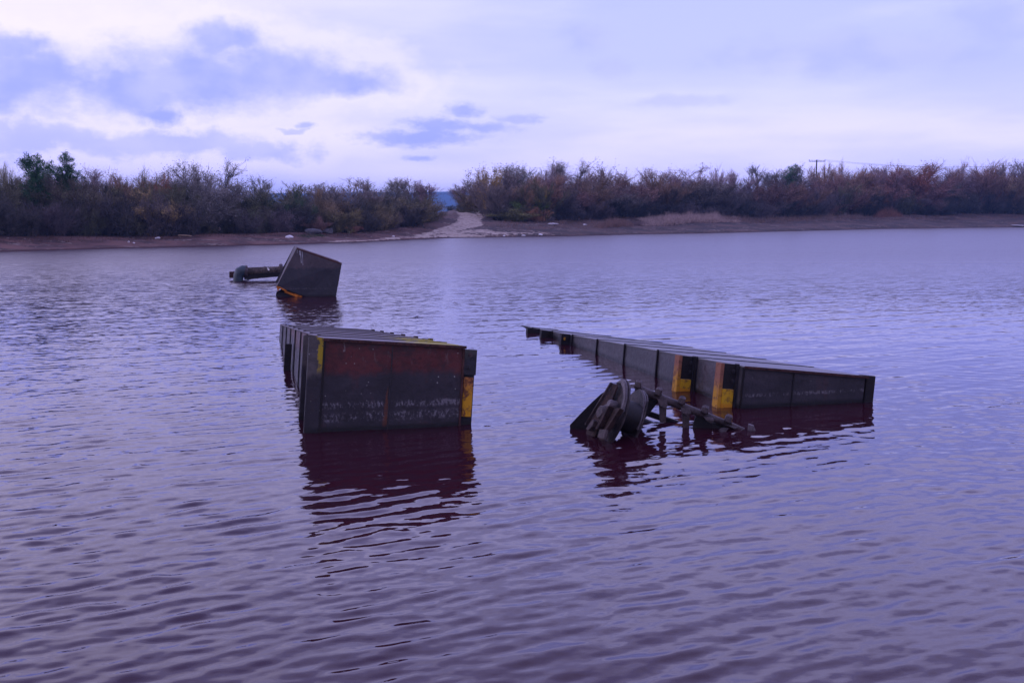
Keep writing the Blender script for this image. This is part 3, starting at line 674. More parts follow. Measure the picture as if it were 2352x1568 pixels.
# ------------------------------------------------------------------ tilted tank far out
def Z4(X, Y, d): return D(505.3 + .1318 * X, 551.2 + .1318 * Y, d)
dt = G(740, 681).y
TL, TR, BR_, BL = Z4(1335, 145, dt + .15), Z4(2122, 410, dt + .10), Z4(2020, 985, dt), Z4(990, 800, dt - .05)
ext = Vector((-0.34, 1.35, 0.02))
root = empty('tilted_tank', (G(740, 681)), 'grey steel box tipped on its corner, torn orange bottom edge, farthest out', 'tank')
M['tank'] = painted_steel('tank_paint', (0.060, 0.044, 0.050), (0.026, 0.024, 0.032), 0.78, [(0.22, 0.02, 0.4)], speck=0.0, streak=0.25)
dr = (BR_ - TR).normalized(); dl = (BL - TL).normalized()
b = MB(); b.prism([TL, TR, BR_ + dr * 0.5, Z4(1470, 970, dt) + Vector((0, 0, -0.02)), BL], (0, 0.02, 0)); b.build('face_plate', M['tank'], root, 0.003)
b = MB(); b.prism([TL, TL + ext, BL + ext + Vector((0, 0, -0.15)), BL + Vector((0.0, 0, 0))], (0.02, 0, 0)); b.build('side_plate', M['worn_steel'], root, 0.003)
b = MB(); b.prism([TL, TR, TR + ext, TL + ext], (0, 0, -0.02)); b.build('side_plate', M['rust'], root, 0.003)
b = MB(); b.prism([TR, BR_ + dr * 0.5, BR_ + dr * 0.5 + ext, TR + ext], (-0.02, 0, 0)); b.build('side_plate', M['dark_steel'], root, 0.003)
b = MB(); b.prism([TL + ext, TR + ext, BR_ + dr * .5 + ext, BL + ext], (0, -0.02, 0)); b.build('back_plate', M['dark_steel'], root, 0.003)
b = MB(); b.prism([TL + Vector((0, -.012, .02)), TR + Vector((0, -.012, .02)), TR + Vector((-.01, -.012, -.03)), TL + Vector((.01, -.012, -.03))], (0, 0.010, 0)); b.build('rim_strip', M['rust'], root, 0.002)
b = MB(); b.prism([Z4(980, 800, dt - .08), Z4(1040, 815, dt - .08), Z4(1170, 880, dt - .05), Z4(1160, 908, dt - .05), Z4(1040, 845, dt - .08), Z4(1005, 895, dt - .08)], (0, 0.02, 0)); b.build('torn_edge', M['orange'], root, 0.002)
b = MB(); b.prism([Z4(1140, 890, dt - .07), Z4(1330, 945, dt - .07), Z4(1440, 985, dt - .07), Z4(1320, 990, dt - .07), Z4(1120, 915, dt - .07)], (0, 0.02, 0)); b.build('torn_edge', M['orange'], root, 0.002)
b = MB(); b.prism([Z4(985, 900, dt - .10), Z4(1090, 850, dt + .1), Z4(1400, 985, dt + .1), Z4(1300, 1040, dt - .1), Z4(1010, 1040, dt - .12), Z4(970, 965, dt - .12)], (0, 0.3, 0)); b.build('bottom_flange', M['black_steel'], root, 0.004)
for (x0, y0, x1, y1) in ((1285, 170, 1300, 235), (1306, 165, 1318, 215), (1395, 175, 1412, 330), (1425, 200, 1436, 350), (1412, 345, 1420, 425), (1440, 360, 1450, 450)):
    pass
# bird-lime runs on the tank corner
b = MB()
for (x0, y0, x1, y1, wv_) in ((1400, 178, 1418, 400, 9), (1432, 200, 1446, 440, 6), (1385, 172, 1390, 260, 7), (1350, 170, 1346, 225, 5)):
    n = 6
    l_ = [(x0 + (x1 - x0) * k / n - wv_ * random.Random(k).uniform(.5, 1), y0 + (y1 - y0) * k / n) for k in range(n + 1)]
    r_ = [(x0 + (x1 - x0) * k / n + wv_ * random.Random(k + 9).uniform(.5, 1), y0 + (y1 - y0) * k / n) for k in range(n, -1, -1)]
    nn_ = (TR - TL).cross(BL - TL).normalized()
    pts = [plane_hit(505.3 + .1318 * x, 551.2 + .1318 * y, TL + Vector((0, -.004, 0)), nn_) for x, y in l_ + r_]
    b.prism(pts, (0, 0.003, 0))
b.build('bird_lime', simple('bird_lime', (0.30, 0.30, 0.33), 0.9), [c for c in root.children if c.name.startswith('face_plate')][0])

# ------------------------------------------------------------------ discharge pipe behind it
dp = G(546, 645.4).y
root = empty('discharge_pipe', G(546, 645.4), 'mottled pipe with blue-grey elbow dipping into the water beside the tipped tank', 'pipe')
def P4(x, y, k=0.0): return Z4(x, y, dp + k)
b = MB(); b.tube([P4(470, 545, .1), P4(700, 535, .2), P4(1120, 520, .5)], 0.128, 24); b.build('pipe', M['pipe'], root, 0, True, 0.002)
axd = (P4(1120, 520, .5) - P4(470, 545, .1)).normalized()
for x, r_, w_ in ((450, 0.205, 0.06), (790, 0.150, 0.03), (1065, 0.215, 0.05)):
    b = MB(); b.lathe(P4(x, 545 - (x - 470) * .038, .1 + (x - 470) * .0006), axd, [(0, w_), (r_ * .93, w_), (r_, w_ * .6), (r_, -w_ * .6), (r_ * .93, -w_), (0, -w_)], 28)
    b.build('pipe_flange', M['worn_steel'], root, 0, True, 0.002)
b = MB(); b.tube([P4(450, 540, .08), P4(400, 530, .04), P4(350, 555, 0), P4(325, 610, 0), P4(315, 700, 0), P4(310, 790, 0)], [0.185, 0.185, 0.18, 0.17, 0.165, 0.165], 26); b.build('elbow', M['blue_pipe'], root, 0, True)
b = MB(); b.prism([P4(820, 475, -.02), P4(850, 490, -.02), P4(862, 530, -.03), P4(845, 535, -.03), P4(822, 500, -.02)], (0, 0.01, 0)); b.build('white_wrap', M['white'], root)
b = MB(); b.prism([P4(160, 552, .35), P4(1160, 528, .6), P4(1160, 632, .6), P4(162, 662, .35)], (0, 0.16, 0)); b.build('beam', M['rust'], root, 0.006)
b = MB(); b.prism([P4(420, 600, .0), P4(1100, 560, .1), P4(1000, 640, .1), P4(420, 690, .0)], (0, 0.10, 0)); b.build('beam', M['black_steel'], root, 0.006)
b = MB(); b.tube([P4(395, 712, -.1), P4(470, 700, -.1), P4(548, 672, -.1)], 0.020, 8); b.build('strut', M['dark_steel'], root, 0, True)

# ------------------------------------------------------------------ trees
rs = np.random.RandomState(5)
def nrmz(v): return v / np.maximum(np.linalg.norm(v, axis=-1, keepdims=True), 1e-9)
def children(P0, P1, n, lo, hi, spread, up, L0, L1, rs, out=0.0):
    """n children per segment, starting between lo and hi along it"""
    k = len(P0); t = rs.uniform(lo, hi, (k, n, 1))
    s = P0[:, None] + (P1 - P0)[:, None] * t
    d = nrmz(P1 - P0)[:, None] + rs.normal(0, spread, (k, n, 3)) + np.array([0, 0, up])
    if out:
        rad = s.copy(); rad[..., 2] = 0; d = d + out * nrmz(rad)
    d = nrmz(d); ln = rs.uniform(L0, L1, (k, n, 1)) * np.linalg.norm(P1 - P0, axis=1)[:, None, None]
    return s.reshape(-1, 3), (s + d * ln).reshape(-1, 3)
def tri_twigs(P0, P1, w0, rs, bend=0.12):
    """each twig two triangles: a bent sliver"""
    k = len(P0); d = P1 - P0; L = np.linalg.norm(d, axis=1, keepdims=True)
    side = nrmz(np.cross(d, rs.normal(0, 1, (k, 3)))) * w0 * rs.uniform(.6, 1.3, (k, 1))
    mid = (P0 + P1) / 2 + rs.normal(0, 1, (k, 3)) * L * bend * 0.5
    V = np.stack([P0 - side, P0 + side, mid + side * .6, P1, mid - side * .6], 1).reshape(-1, 3)
    b = np.arange(k)[:, None] * 5
    F = np.concatenate([np.concatenate([b, b + 1, b + 2], 1), np.concatenate([b, b + 2, b + 4], 1), np.concatenate([b + 4, b + 2, b + 3], 1)])
    return V, F
def prisms(P0, P1, r0, r1):
    k = len(P0); d = nrmz(P1 - P0); e1 = nrmz(np.cross(d, np.array([0.31, 0.9, 0.2]))); e2 = np.cross(d, e1)
    V = []
    for P, r in ((P0, r0), (P1, r1)):
        for a in range(4):
            V.append(P + (e1 * math.cos(a * math.pi / 2) + e2 * math.sin(a * math.pi / 2)) * r[:, None])
    V = np.stack(V, 1).reshape(-1, 3); b = np.arange(k)[:, None] * 8; F = []
    for a in range(4):
        a2 = (a + 1) % 4
        F += [np.concatenate([b + a, b + a2, b + 4 + a2], 1), np.concatenate([b + a, b + 4 + a2, b + 4 + a], 1)]
    return V, np.concatenate(F)
def leaves(P, size, rs):
    k = len(P); a = nrmz(rs.normal(0, 1, (k, 3))) * size * rs.uniform(.6, 1.3, (k, 1)); b_ = nrmz(np.cross(a, rs.normal(0, 1, (k, 3)))) * size * rs.uniform(.4, .8, (k, 1))
    V = np.stack([P - a, P + b_, P + a, P - b_], 1).reshape(-1, 3); b = np.arange(k)[:, None] * 4
    return V, np.concatenate([np.concatenate([b, b + 1, b + 2], 1), np.concatenate([b, b + 2, b + 3], 1)])
def join(parts):
    V, F, o = [], [], 0
    for v, f in parts: V.append(v); F.append(f + o); o += len(v)
    return np.concatenate(V), np.concatenate(F)
def stems(n, h, lean, rs, r0, nseg=4, spread_base=0.35, arch=0.0):
    P0, P1, A0, A1 = [], [], [], []
    for i in range(n):
        p = np.array([rs.normal(0, spread_base), rs.normal(0, spread_base), -0.15]); az_ = rs.uniform(0, 2 * math.pi) if n < 3 else 2 * math.pi * (i + rs.uniform(-.4, .4)) / n
        l = lean * rs.uniform(.25, 1.25); hh = h * rs.uniform(.72, 1.0) * (1 - 0.16 * l)
        for k in range(nseg):
            a = l * (0.8 + arch * k / nseg) + rs.normal(0, .07)
            d = np.array([math.sin(a) * math.cos(az_), math.sin(a) * math.sin(az_), math.cos(a)]); az_ += rs.normal(0, .25)
            q = p + d * hh / nseg
            P0.append(p); P1.append(q); A0.append(r0 * (1 - k / nseg * .8)); A1.append(r0 * (1 - (k + 1) / nseg * .8)); p = q
    return np.array(P0), np.array(P1), np.array(A0), np.array(A1)
def wood_mat(name, strength):
    m, N = material(name)
    oc = N.n('ShaderNodeObjectInfo', out=1)
    p = N.n('ShaderNodeNewGeometry', out=0)
    n1 = N.noise(p, 0.9, 4.0, 0.6); n2 = N.noise(p, 7.0, 2.0, 0.6)
    k = N.ss(N.m('ADD', n1, N.m('MULTIPLY', n2, .6)), 0.55, 1.05, 0.55, 1.55)
    c = N.mix(1.0, oc, N.n('ShaderNodeCombineXYZ', {0: N.m('MULTIPLY', k, strength), 1: N.m('MULTIPLY', k, strength), 2: N.m('MULTIPLY', k, strength)}), 'MULTIPLY')
    finish(N, {'Base Color': c, 'Roughness': 0.85, 'Specular IOR Level': 0.15}); return m
M['twig'] = wood_mat('twigs_and_leaves', 2.5); M['bark'] = wood_mat('bark', 1.6)
PROTO = {}
def proto(kind, seed):
    rs = np.random.RandomState(seed)
    if kind == 'bare':                      # brushy bare tree, 5 m, twigs fan upward
        P0, P1, a, b_ = stems(11, 4.2, 0.58, rs, 0.05, 4, .35, -.1)
        b0, b1 = children(P0, P1, 7, .1, 1, .36, .45, .6, 1.25, rs)
        c0, c1_ = children(b0, b1, 8, .2, 1, .30, .35, .35, .75, rs)
        d0, d1_ = children(c0, c1_, 9, .1, 1, .26, .40, .4, .9, rs)
        crown = join([tri_twigs(c0, c1_, .008, rs, .06), tri_twigs(d0, d1_, .0050, rs, .06)]); wood = join([prisms(P0, P1, a, b_), tri_twigs(b0, b1, .013, rs, .06)])
    elif kind == 'tall':                    # sparser, taller bare twigs against the sky
        P0, P1, a, b_ = stems(6, 4.6, 0.30, rs, 0.05, 5, .35, -.3)
        b0, b1 = children(P0, P1, 5, .1, 1, .40, .35, .6, 1.3, rs)
        c0, c1_ = children(b0, b1, 6, .25, 1, .34, .30, .35, .8, rs)
        d0, d1_ = children(c0, c1_, 8, .2, 1, .28, .35, .4, .9, rs)
        lf = d1_[rs.rand(len(d1_)) < .25]
        crown = join([tri_twigs(c0, c1_, .011, rs), tri_twigs(d0, d1_, .008, rs), leaves(lf, .035, rs)]); wood = join([prisms(P0, P1, a, b_), tri_twigs(b0, b1, .013, rs, .06)])
    elif kind == 'scrub':                   # dense round scrub bush, twigs to the ground
        P0, P1, a, b_ = stems(13, 3.6, 0.85, rs, 0.05, 4, .5, .45)
        b0, b1 = children(P0, P1, 6, .0, 1, .55, .25, .7, 1.4, rs)
        c0, c1_ = children(b0, b1, 7, .15, 1, .5, .10, .35, .75, rs)
        d0, d1_ = children(c0, c1_, 4, .1, 1, .5, .12, .4, .9, rs)
        lf = np.concatenate([d1_, c1_])[rs.rand(len(d1_) + len(c1_)) < .7]
        crown = join([tri_twigs(c0, c1_, .012, rs), tri_twigs(d0, d1_, .009, rs), leaves(lf, .040, rs)]); wood = join([prisms(P0, P1, a, b_), tri_twigs(b0, b1, .02, rs)])
    elif kind == 'leafy':                   # scrub still carrying autumn leaves in clumps
        P0, P1, a, b_ = stems(11, 3.8, 0.7, rs, 0.05, 4, .4, .3)
        b0, b1 = children(P0, P1, 6, .0, 1, .5, .25, .7, 1.4, rs)
        c0, c1_ = children(b0, b1, 7, .2, 1, .45, .15, .35, .75, rs)
        d0, d1_ = children(c0, c1_, 4, .2, 1, .45, .1, .4, .8, rs)
        cl = np.sin(d1_[:, 0] * 2.3 + seed) + np.sin(d1_[:, 1] * 2.7) + np.sin(d1_[:, 2] * 3.1) > -.3
        e = np.concatenate([d1_[cl], d0[cl], (d0[cl] + d1_[cl]) / 2]) + rs.normal(0, .06, (cl.sum() * 3, 3))
        crown = join([tri_twigs(c0, c1_, .011, rs), tri_twigs(d0, d1_, .007, rs), leaves(e, .048, rs)]); wood = join([prisms(P0, P1, a, b_), tri_twigs(b0, b1, .02, rs)])
    elif kind == 'dome':                    # open domed crown on leaning limbs
        P0, P1, a, b_ = stems(7, 4.3, 0.55, rs, 0.09, 5, .25, .25)
        b0, b1 = children(P0[7:], P1[7:], 6, .1, 1, .5, .30, .8, 1.5, rs)
        c0, c1_ = children(b0, b1, 8, .3, 1, .45, .12, .4, .75, rs)
        d0, d1_ = children(c0, c1_, 7, .2, 1, .5, -.02, .4, .85, rs)
        lf = d1_[rs.rand(len(d1_)) < .55]
        crown = join([tri_twigs(c0, c1_, .012, rs), tri_twigs(d0, d1_, .008, rs), leaves(lf, .035, rs)]); wood = join([prisms(P0, P1, a, b_), tri_twigs(b0, b1, .022, rs)])
    elif kind == 'pine':
        P0, P1, a, b_ = stems(1, 5.0, 0.06, rs, 0.12, 6, .0)
        b0, b1 = children(P0[2:], P1[2:], 11, .1, 1, .85, .15, 1.0, 2.0, rs)
        c0, c1_ = children(b0, b1, 7, .45, 1.0, .6, .25, .22, .5, rs)
        d0 = np.repeat(c1_, 34, 0); d0 = d0 + rs.normal(0, .075, d0.shape); d1_ = d0 + nrmz(rs.normal(0, 1, d0.shape) + np.array([0, 0, .7])) * rs.uniform(.08, .2, (len(d0), 1))
        crown = join([tri_twigs(d0, d1_, .014, rs)]); wood = join([prisms(P0, P1, a, b_), tri_twigs(b0, b1, .03, rs), tri_twigs(c0, c1_, .015, rs)])
    out = []
    for nm, (v, f), mt in (('crown', crown, M['twig']), ('trunk', wood, M['bark'])):
        out.append(np_mesh(nm, v, f)); out[-1].materials.append(mt)
    return out + [crown[0][:, 2].max(), np.percentile(np.abs(crown[0][:, 0]), 97)]
for kind, n in (('bare', 4), ('tall', 3), ('scrub', 4), ('leafy', 3), ('dome', 2), ('pine', 2)):
    PROTO[kind] = [proto(kind, 20 + 7 * i) for i in range(n)]
rs = np.random.RandomState(77)
def tree(name, kind, px, back, top, width, colour, label, cat, group=None, sink=0.0, var=None):
    """crown top at picture row `top` in column px, standing `back` metres behind the bank's edge"""
    T = float(cols(px)[1]); d = T + back; x = (px - CX) / FPX * d; z = float(ground(px, d)) - 0.08 - sink
    h = CAM_H + (HORIZ - top) / FPX * d - z
    cr, tr, ph, pw = PROTO[kind][rs.randint(len(PROTO[kind])) if var is None else var]
    o = empty(name, (x, d, z), label, cat, group)
    o.rotation_euler = (0, 0, rs.uniform(0, 6.28)); sxy = width / FPX * d / (2 * pw)
    o.scale = (sxy, sxy, h / ph)
    for nm, me in (('crown', cr), ('trunk', tr)):
        c = bpy.data.objects.new(nm, me); COL.objects.link(c); c.parent = o
        kv = rs.uniform(.85, 1.18); c.color = (colour[0] * kv, colour[1] * kv * rs.uniform(.95, 1.05), colour[2] * kv, 1)
    return o
ORD = 'first second third fourth fifth sixth seventh eighth ninth tenth eleventh twelfth thirteenth fourteenth fifteenth sixteenth seventeenth eighteenth nineteenth twentieth'.split()
ORD += ['twenty-' + q for q in ORD[:9]] + ['thirtieth'] + ['thirty-' + q for q in ORD[:9]]
GREYP = (0.120, 0.085, 0.090); REDB = (0.096, 0.056, 0.047); OLIVE = (0.060, 0.056, 0.034); DARK = (0.040, 0.036, 0.032); OCH = (0.105, 0.090, 0.040); BRN = (0.105, 0.066, 0.042)
GREEN = (0.020, 0.045, 0.018); GGREY = (0.085, 0.080, 0.070)
SKY = np.array([(-200, 372), (0, 366), (60, 376), (120, 372), (190, 378), (250, 385), (290, 378), (330, 373), (380, 385), (420, 384), (560, 402), (600, 410), (640, 420), (720, 425), (745, 415),
                (800, 409), (860, 398), (900, 414), (945, 403), (985, 425), (1006, 445), (1046, 440), (1075, 400), (1120, 376), (1180, 362), (1260, 360), (1330, 362), (1370, 379), (1420, 386), (1470, 376),
                (1550, 375), (1600, 366), (1660, 386), (1700, 374), (1760, 372), (1800, 392), (1860, 385), (1890, 365), (1930, 352), (1965, 364), (2010, 370), (2080, 366), (2120, 378), (2160, 388),
                (2195, 360), (2240, 354), (2300, 354), (2352, 347), (2600, 350)])
def sky(px): return float(np.interp(px, SKY[:, 0], SKY[:, 1]))
gap = lambda px, hw: 1018 - hw < px < 1046 + hw
lists = {'bl': [], 'br': [], 'ml': [], 'mr': [], 'fl': [], 'fr': []}
px = -150
while px < 2520:
    if not gap(px, 50): lists['bl' if px < 1030 else 'br'].append(px)
    px += rs.uniform(44, 70)
px = -170
while px < 2540:
    if not gap(px, 50): lists['ml' if px < 1030 else 'mr'].append(px)
    px += rs.uniform(42, 66)
px = -140
while px < 2500:
    if not gap(px, 52): lists['fl' if px < 1030 else 'fr'].append(px)
    px += rs.uniform(36, 58)
lists['bl'] += [950]; lists['ml'] += [958]
for k in lists: lists[k] = sorted(lists[k], reverse=k[1] == 'l')      # counted away from the sand track
for k in ('bl', 'br'):
    side = 'left' if k == 'bl' else 'right'
    for i, px in enumerate(lists[k]):
        kd = ('tall' if rs.rand() < .6 else 'dome') if (k == 'bl' and px > 540) else ['bare', 'bare', 'bare', 'dome', 'leafy', 'tall'][rs.randint(6)]
        cl = [GREYP, GGREY, (0.105, 0.085, 0.075), BRN if k == 'br' else (0.095, 0.085, 0.050)][rs.randint(4)]
        tree('bare_tree', kd, px, rs.uniform(9, 15), sky(px) + rs.uniform(-8, 4), rs.uniform(95, 140), cl,
             'bare twiggy tree on the skyline, %s to the %s of the sand track' % (ORD[i], side), 'tree', 'bare trees along the skyline of the far bank')
for k in ('ml', 'mr'):
    side = 'left' if k == 'ml' else 'right'
    for i, px in enumerate(lists[k]):
        if k == 'mr': cl = [REDB, REDB, BRN, (0.085, 0.070, 0.060)][rs.randint(4)]
        else: cl = [DARK, (0.100, 0.080, 0.042), OLIVE, (0.088, 0.086, 0.044)][rs.randint(4)]
        kd = ['bare', 'scrub', 'leafy', 'dome'][rs.randint(4)]
        tp = sky(px) + rs.uniform(12, 42)
        if k == 'ml' and px > 540: tp = max(tp, 436)
        word = 'reddish' if k == 'mr' else 'dull brown'
        tree('scrub_tree', kd, px, rs.uniform(3.5, 7), tp, rs.uniform(105, 150), cl,
             '%s scrub tree mid thicket, %s to the %s of the sand track' % (word, ORD[i], side), 'tree', 'scrub trees in the middle of the thicket')
for k in ('fl', 'fr'):
    side = 'left' if k == 'fl' else 'right'
    for i, px in enumerate(lists[k]):
        cl = [DARK, OLIVE, DARK, (0.055, 0.045, 0.045)][rs.randint(4)]
        tp = sky(px) + rs.uniform(45, 85)
        if k == 'fl' and px > 540: tp = rs.uniform(452, 478)
        if 1110 < px < 1220: tp = rs.uniform(462, 480)
        tree('bush', 'scrub' if rs.rand() < .8 else 'bare', px, rs.uniform(0.6, 2.6), tp, rs.uniform(75, 110), cl,
             'dark scrub bush edging the bank, %s to the %s of the sand track' % (ORD[i], side), 'bush', 'dark bushes along the edge of the far bank')
# single trees that stand out
T1 = lambda *a, **k: tree(*a, **k)
T1('pine_tree', 'pine', 108, 6, 350, 84, GREEN, 'dark green pine rising above the thicket, lower one of the pair at far left', 'tree', 'dark pines above the thicket', var=0)
T1('pine_tree', 'pine', 160, 6.5, 346, 88, GREEN, 'dark green pine rising above the thicket, taller one of the pair at far left', 'tree', 'dark pines above the thicket', var=1)
T1('pine_tree', 'pine', 1810, 9, 376, 44, GREEN, 'small dark green pine top showing beside the utility pole', 'tree', 'dark pines above the thicket', var=0)
T1('domed_tree', 'dome', 487, 3, 352, 170, GGREY, 'tall grey-green domed tree with see-through crown, left of the tipped tank', 'tree')
T1('domed_tree', 'dome', 187, 3.5, 386, 100, (0.055, 0.045, 0.034), 'brown leaning tree just right of the taller pine', 'tree', var=1)
T1('leafy_bush', 'leafy', 372, 1.5, 425, 130, (0.14, 0.10, 0.045), 'olive-yellow leafy bush standing out in front of the domed tree', 'bush')
T1('leafy_tree', 'leafy', 305, 6, 386, 95, BRN, 'rusty-leaved tree between the pines and the domed tree', 'tree')
T1('leafy_tree', 'leafy', 395, 7, 388, 70, (0.12, 0.06, 0.035), 'brown-leaved tree directly left of the domed tree', 'tree')
T1('evergreen_bush', 'leafy', 678, 3, 417, 78, (0.032, 0.046, 0.024), 'dark green rounded bush on the skyline above the tipped tank', 'bush')
T1('evergreen_bush', 'leafy', 610, 4, 432, 110, (0.024, 0.032, 0.020), 'dark green low bush right of the domed tree', 'bush')
T1('leafy_tree', 'leafy', 765, 3, 416, 100, (0.105, 0.078, 0.048), 'tan-leaved round tree right of the green skyline bush', 'tree')
T1('leafy_bush', 'leafy', 790, 1.0, 470, 90, OCH, 'yellow-tinged leafy bush above the grey slabs', 'bush')
T1('leafy_bush', 'leafy', 730, 0.8, 490, 55, (0.12, 0.075, 0.062), 'small pinkish leafy bush left of the grey slabs', 'bush')
T1('leafy_bush', 'leafy', 812, 0.2, 508, 40, (0.17, 0.08, 0.06), 'low pink-brown bush directly right of the grey slabs', 'bush')
T1('leafy_bush', 'leafy', 950, 1.2, 447, 120, (0.075, 0.062, 0.034), 'broad olive bush closing in the left side of the sand track', 'bush')
T1('leafy_bush', 'scrub', 880, 1.0, 455, 110, (0.085, 0.068, 0.038), 'olive brown bush second left of the sand track', 'bush')
T1('leafy_bush', 'scrub', 1000, 3.0, 474, 42, (0.10, 0.07, 0.055), 'small straggly bush at the left lip of the sand track', 'bush')
T1('leafy_tree', 'leafy', 1128, 6, 371, 56, (0.15, 0.10, 0.035), 'slim yellow-brown tree at the right side of the gap', 'tree')
T1('bush', 'scrub', 1066, 9, 455, 46, OLIVE, 'low olive bush at the right lip of the sand track', 'bush')
T1('leafy_tree', 'bare', 1086, 11, 408, 90, GREYP, 'thin bare tree sloping down to the right side of the gap', 'tree')
T1('leafy_bush', 'leafy', 1090, 7, 428, 92, (0.075, 0.060, 0.030), 'olive brown bush closing in the right side of the sand track', 'bush')
T1('gorse_bush', 'leafy', 1208, 2.0, 432, 74, (0.060, 0.085, 0.018), 'bright green bush with a yellow top right of the sand track', 'bush')
T1('gorse_bush', 'leafy', 1236, 3.0, 427, 50, (0.20, 0.15, 0.012), 'yellow-topped gorse behind the bright green bush', 'bush')
T1('leafy_bush', 'leafy', 1182, 0.6, 476, 90, (0.090, 0.080, 0.034), 'low olive bush at the right foot of the sand track', 'bush')
T1('leafy_bush', 'leafy', 1228, 0.8, 470, 60, (0.16, 0.085, 0.050), 'low tan bush below the bright green bush', 'bush')
T1('leafy_tree', 'leafy', 2082, 6, 365, 120, (0.120, 0.050, 0.034), 'rust-red leafy tree on the skyline right of the utility pole', 'tree')
T1('leafy_tree', 'leafy', 1990, 5, 398, 90, (0.13, 0.060, 0.035), 'orange-brown tree between the utility pole and the rust-red tree', 'tree')
T1('leafy_tree', 'leafy', 2332, 1.5, 380, 110, (0.12, 0.082, 0.048), 'tan-leaved tree cut by the right edge of the picture', 'tree')
T1('leafy_bush', 'leafy', 2128, 1.5, 430, 100, (0.085, 0.060, 0.055), 'greyish leafy bush right of the small reddish reed clump', 'bush')
T1('bush', 'scrub', 1036, 62, 468, 24, (0.03, 0.035, 0.035), 'small far bush seen through the gap over the sand track', 'bush', None)
0 and T1('bush', 'scrub', 1010, 50, 466, 40, (0.05, 0.035, 0.035), 'faint far bush at the left of the gap over the sand track', 'bush', None)

# ------------------------------------------------------------------ grass, reeds
def tufts(name, spots, h0, h1, wid, colour, n_blade, lean, rs, kind='stuff', label=None, cat=None):
    P0, P1 = [], []
    for (px, back, k) in spots:
        d = float(cols(px)[1]) + back; x = (px - CX) / FPX * d; z = float(ground(px, d))
        nb = n_blade
        r_ = rs.normal(0, .22, (nb, 2)); b0 = np.stack([x + r_[:, 0], d + r_[:, 1], np.full(nb, z - .03)], 1)
        dv = np.stack([rs.normal(lean, .28, nb), rs.normal(0, .28, nb), np.ones(nb)], 1)
        P0.append(b0); P1.append(b0 + nrmz(dv) * (rs.uniform(h0, h1, (nb, 1)) * k))
    P0 = np.concatenate(P0); P1 = np.concatenate(P1); v, f = tri_twigs(P0, P1, wid, rs, .25)
    o = link_mesh(name, np_mesh(name, v, f), None); m = simple(name + '_blades', colour, 0.9, .5, 3.0, 0, .1); o.data.materials.append(m)
    tag(o, label, cat, None, kind); return o
def spots(px0, px1, n, b0, b1, kf=lambda p: 1.0):
    out = []
    for _ in range(n):
        p_ = rs.uniform(px0, px1); out.append((p_, rs.uniform(b0, b1), kf(p_) * rs.uniform(.7, 1.1)))
    return out
bell = lambda c, w_: (lambda p_: math.exp(-((p_ - c) / w_) ** 2) + .15)
tufts('reeds', spots(1470, 1690, 760, -9, -1, lambda p_: float(np.interp(p_, [1478, 1510, 1560, 1600, 1640, 1665], [.35, .75, 1, .95, .9, .3])) * (0.72 + 0.28 * math.sin(p_ * 0.21) * math.sin(p_ * 0.083))), .7, 1.75, .016, (0.48, 0.36, 0.32), 18, .12, rs, label='tall pale reed bed', cat='reeds')
tufts('reed_clump', spots(1372, 1450, 150, -10, -7, bell(1408, 35)), .4, 1.2, .014, (0.28, 0.18, 0.15), 14, .25, rs, 'thing', 'small tan reed clump left of the tall pale reed bed', 'reeds')
tufts('reed_clump', spots(1455, 1490, 90, -9, -6, lambda p_: 1), .2, .55, .012, (0.20, 0.14, 0.14), 12, .1, rs, 'thing', 'low grey reed clump between the tan clump and the tall reed bed', 'reeds')
tufts('reed_clump', spots(2000, 2062, 150, -5, 0, bell(2032, 26)), .6, 1.9, .016, (0.30, 0.155, 0.115), 14, 0, rs, 'thing', 'rounded reddish reed clump below the utility pole trees', 'reeds')
tufts('dead_grass', spots(1640, 1980, 420, -8, -1), .2, 1.0, .014, (0.26, 0.18, 0.155), 8, 0, rs)
tufts('dead_grass', spots(1900, 2150, 260, -12, -1), .15, .55, .014, (0.30, 0.22, 0.20), 7, 0, rs)
tufts('dead_grass', spots(1150, 2352, 1100, -10, 1), .12, .42, .013, (0.24, 0.15, 0.125), 8, 0, rs)
tufts('dead_grass', spots(-100, 1000, 700, -2.5, 1), .06, .25, .010, (0.10, 0.062, 0.05), 8, 0, rs)
tufts('grass', spots(690, 745, 90, -4, -1.5), .05, .16, .012, (0.05, 0.09, 0.03), 12, 0, rs)
tufts('grass', spots(1720, 1950, 160, -3, -1), .1, .35, .012, (0.15, 0.11, 0.035), 8, 0, rs)

# ------------------------------------------------------------------ stones, slabs, litter on the bank
def rock(name, px, py, w_px, h_px, mat, label, cat, group, seed, flat=0.6):
    d = None
    S, T, H = cols(px)
    best = min(np.linspace(S + .15, T + 2, 160), key=lambda q: abs(HORIZ + (CAM_H - float(ground(px, q))) / q * FPX - py))
    d = float(best); z = float(ground(px, d)); x = (px - CX) / FPX * d
    W = w_px / FPX * d / 2; Hh = h_px / FPX * d
    bm = bmesh.new(); bmesh.ops.create_icosphere(bm, subdivisions=2, radius=1.0)
    rg = random.Random(seed)
    off = [Vector((rg.uniform(-1, 1), rg.uniform(-1, 1), rg.uniform(-1, 1))).normalized() for _ in range(7)]
    for v in bm.verts:
        c = v.co.copy()
        for q in off:
            t = c.dot(q)
            if t > .62: c -= q * (t - .62)
        v.co = Vector((c.x * W * 1.25, c.y * W * .8, c.z * Hh * .7 + Hh * .3))
    me = bpy.data.meshes.new(name); bm.to_mesh(me); bm.free()
    o = link_mesh(name, me, mat); o.location = (x, d, z); o.rotation_euler = (0, 0, rg.uniform(-.5, .5)); tag(o, label, cat, group)
rock('slab', 720, 536, 38, 13, M['slab'], 'flat grey slab heap by the waterline, left one of two', 'slab', 'grey slabs on the shore', 1)
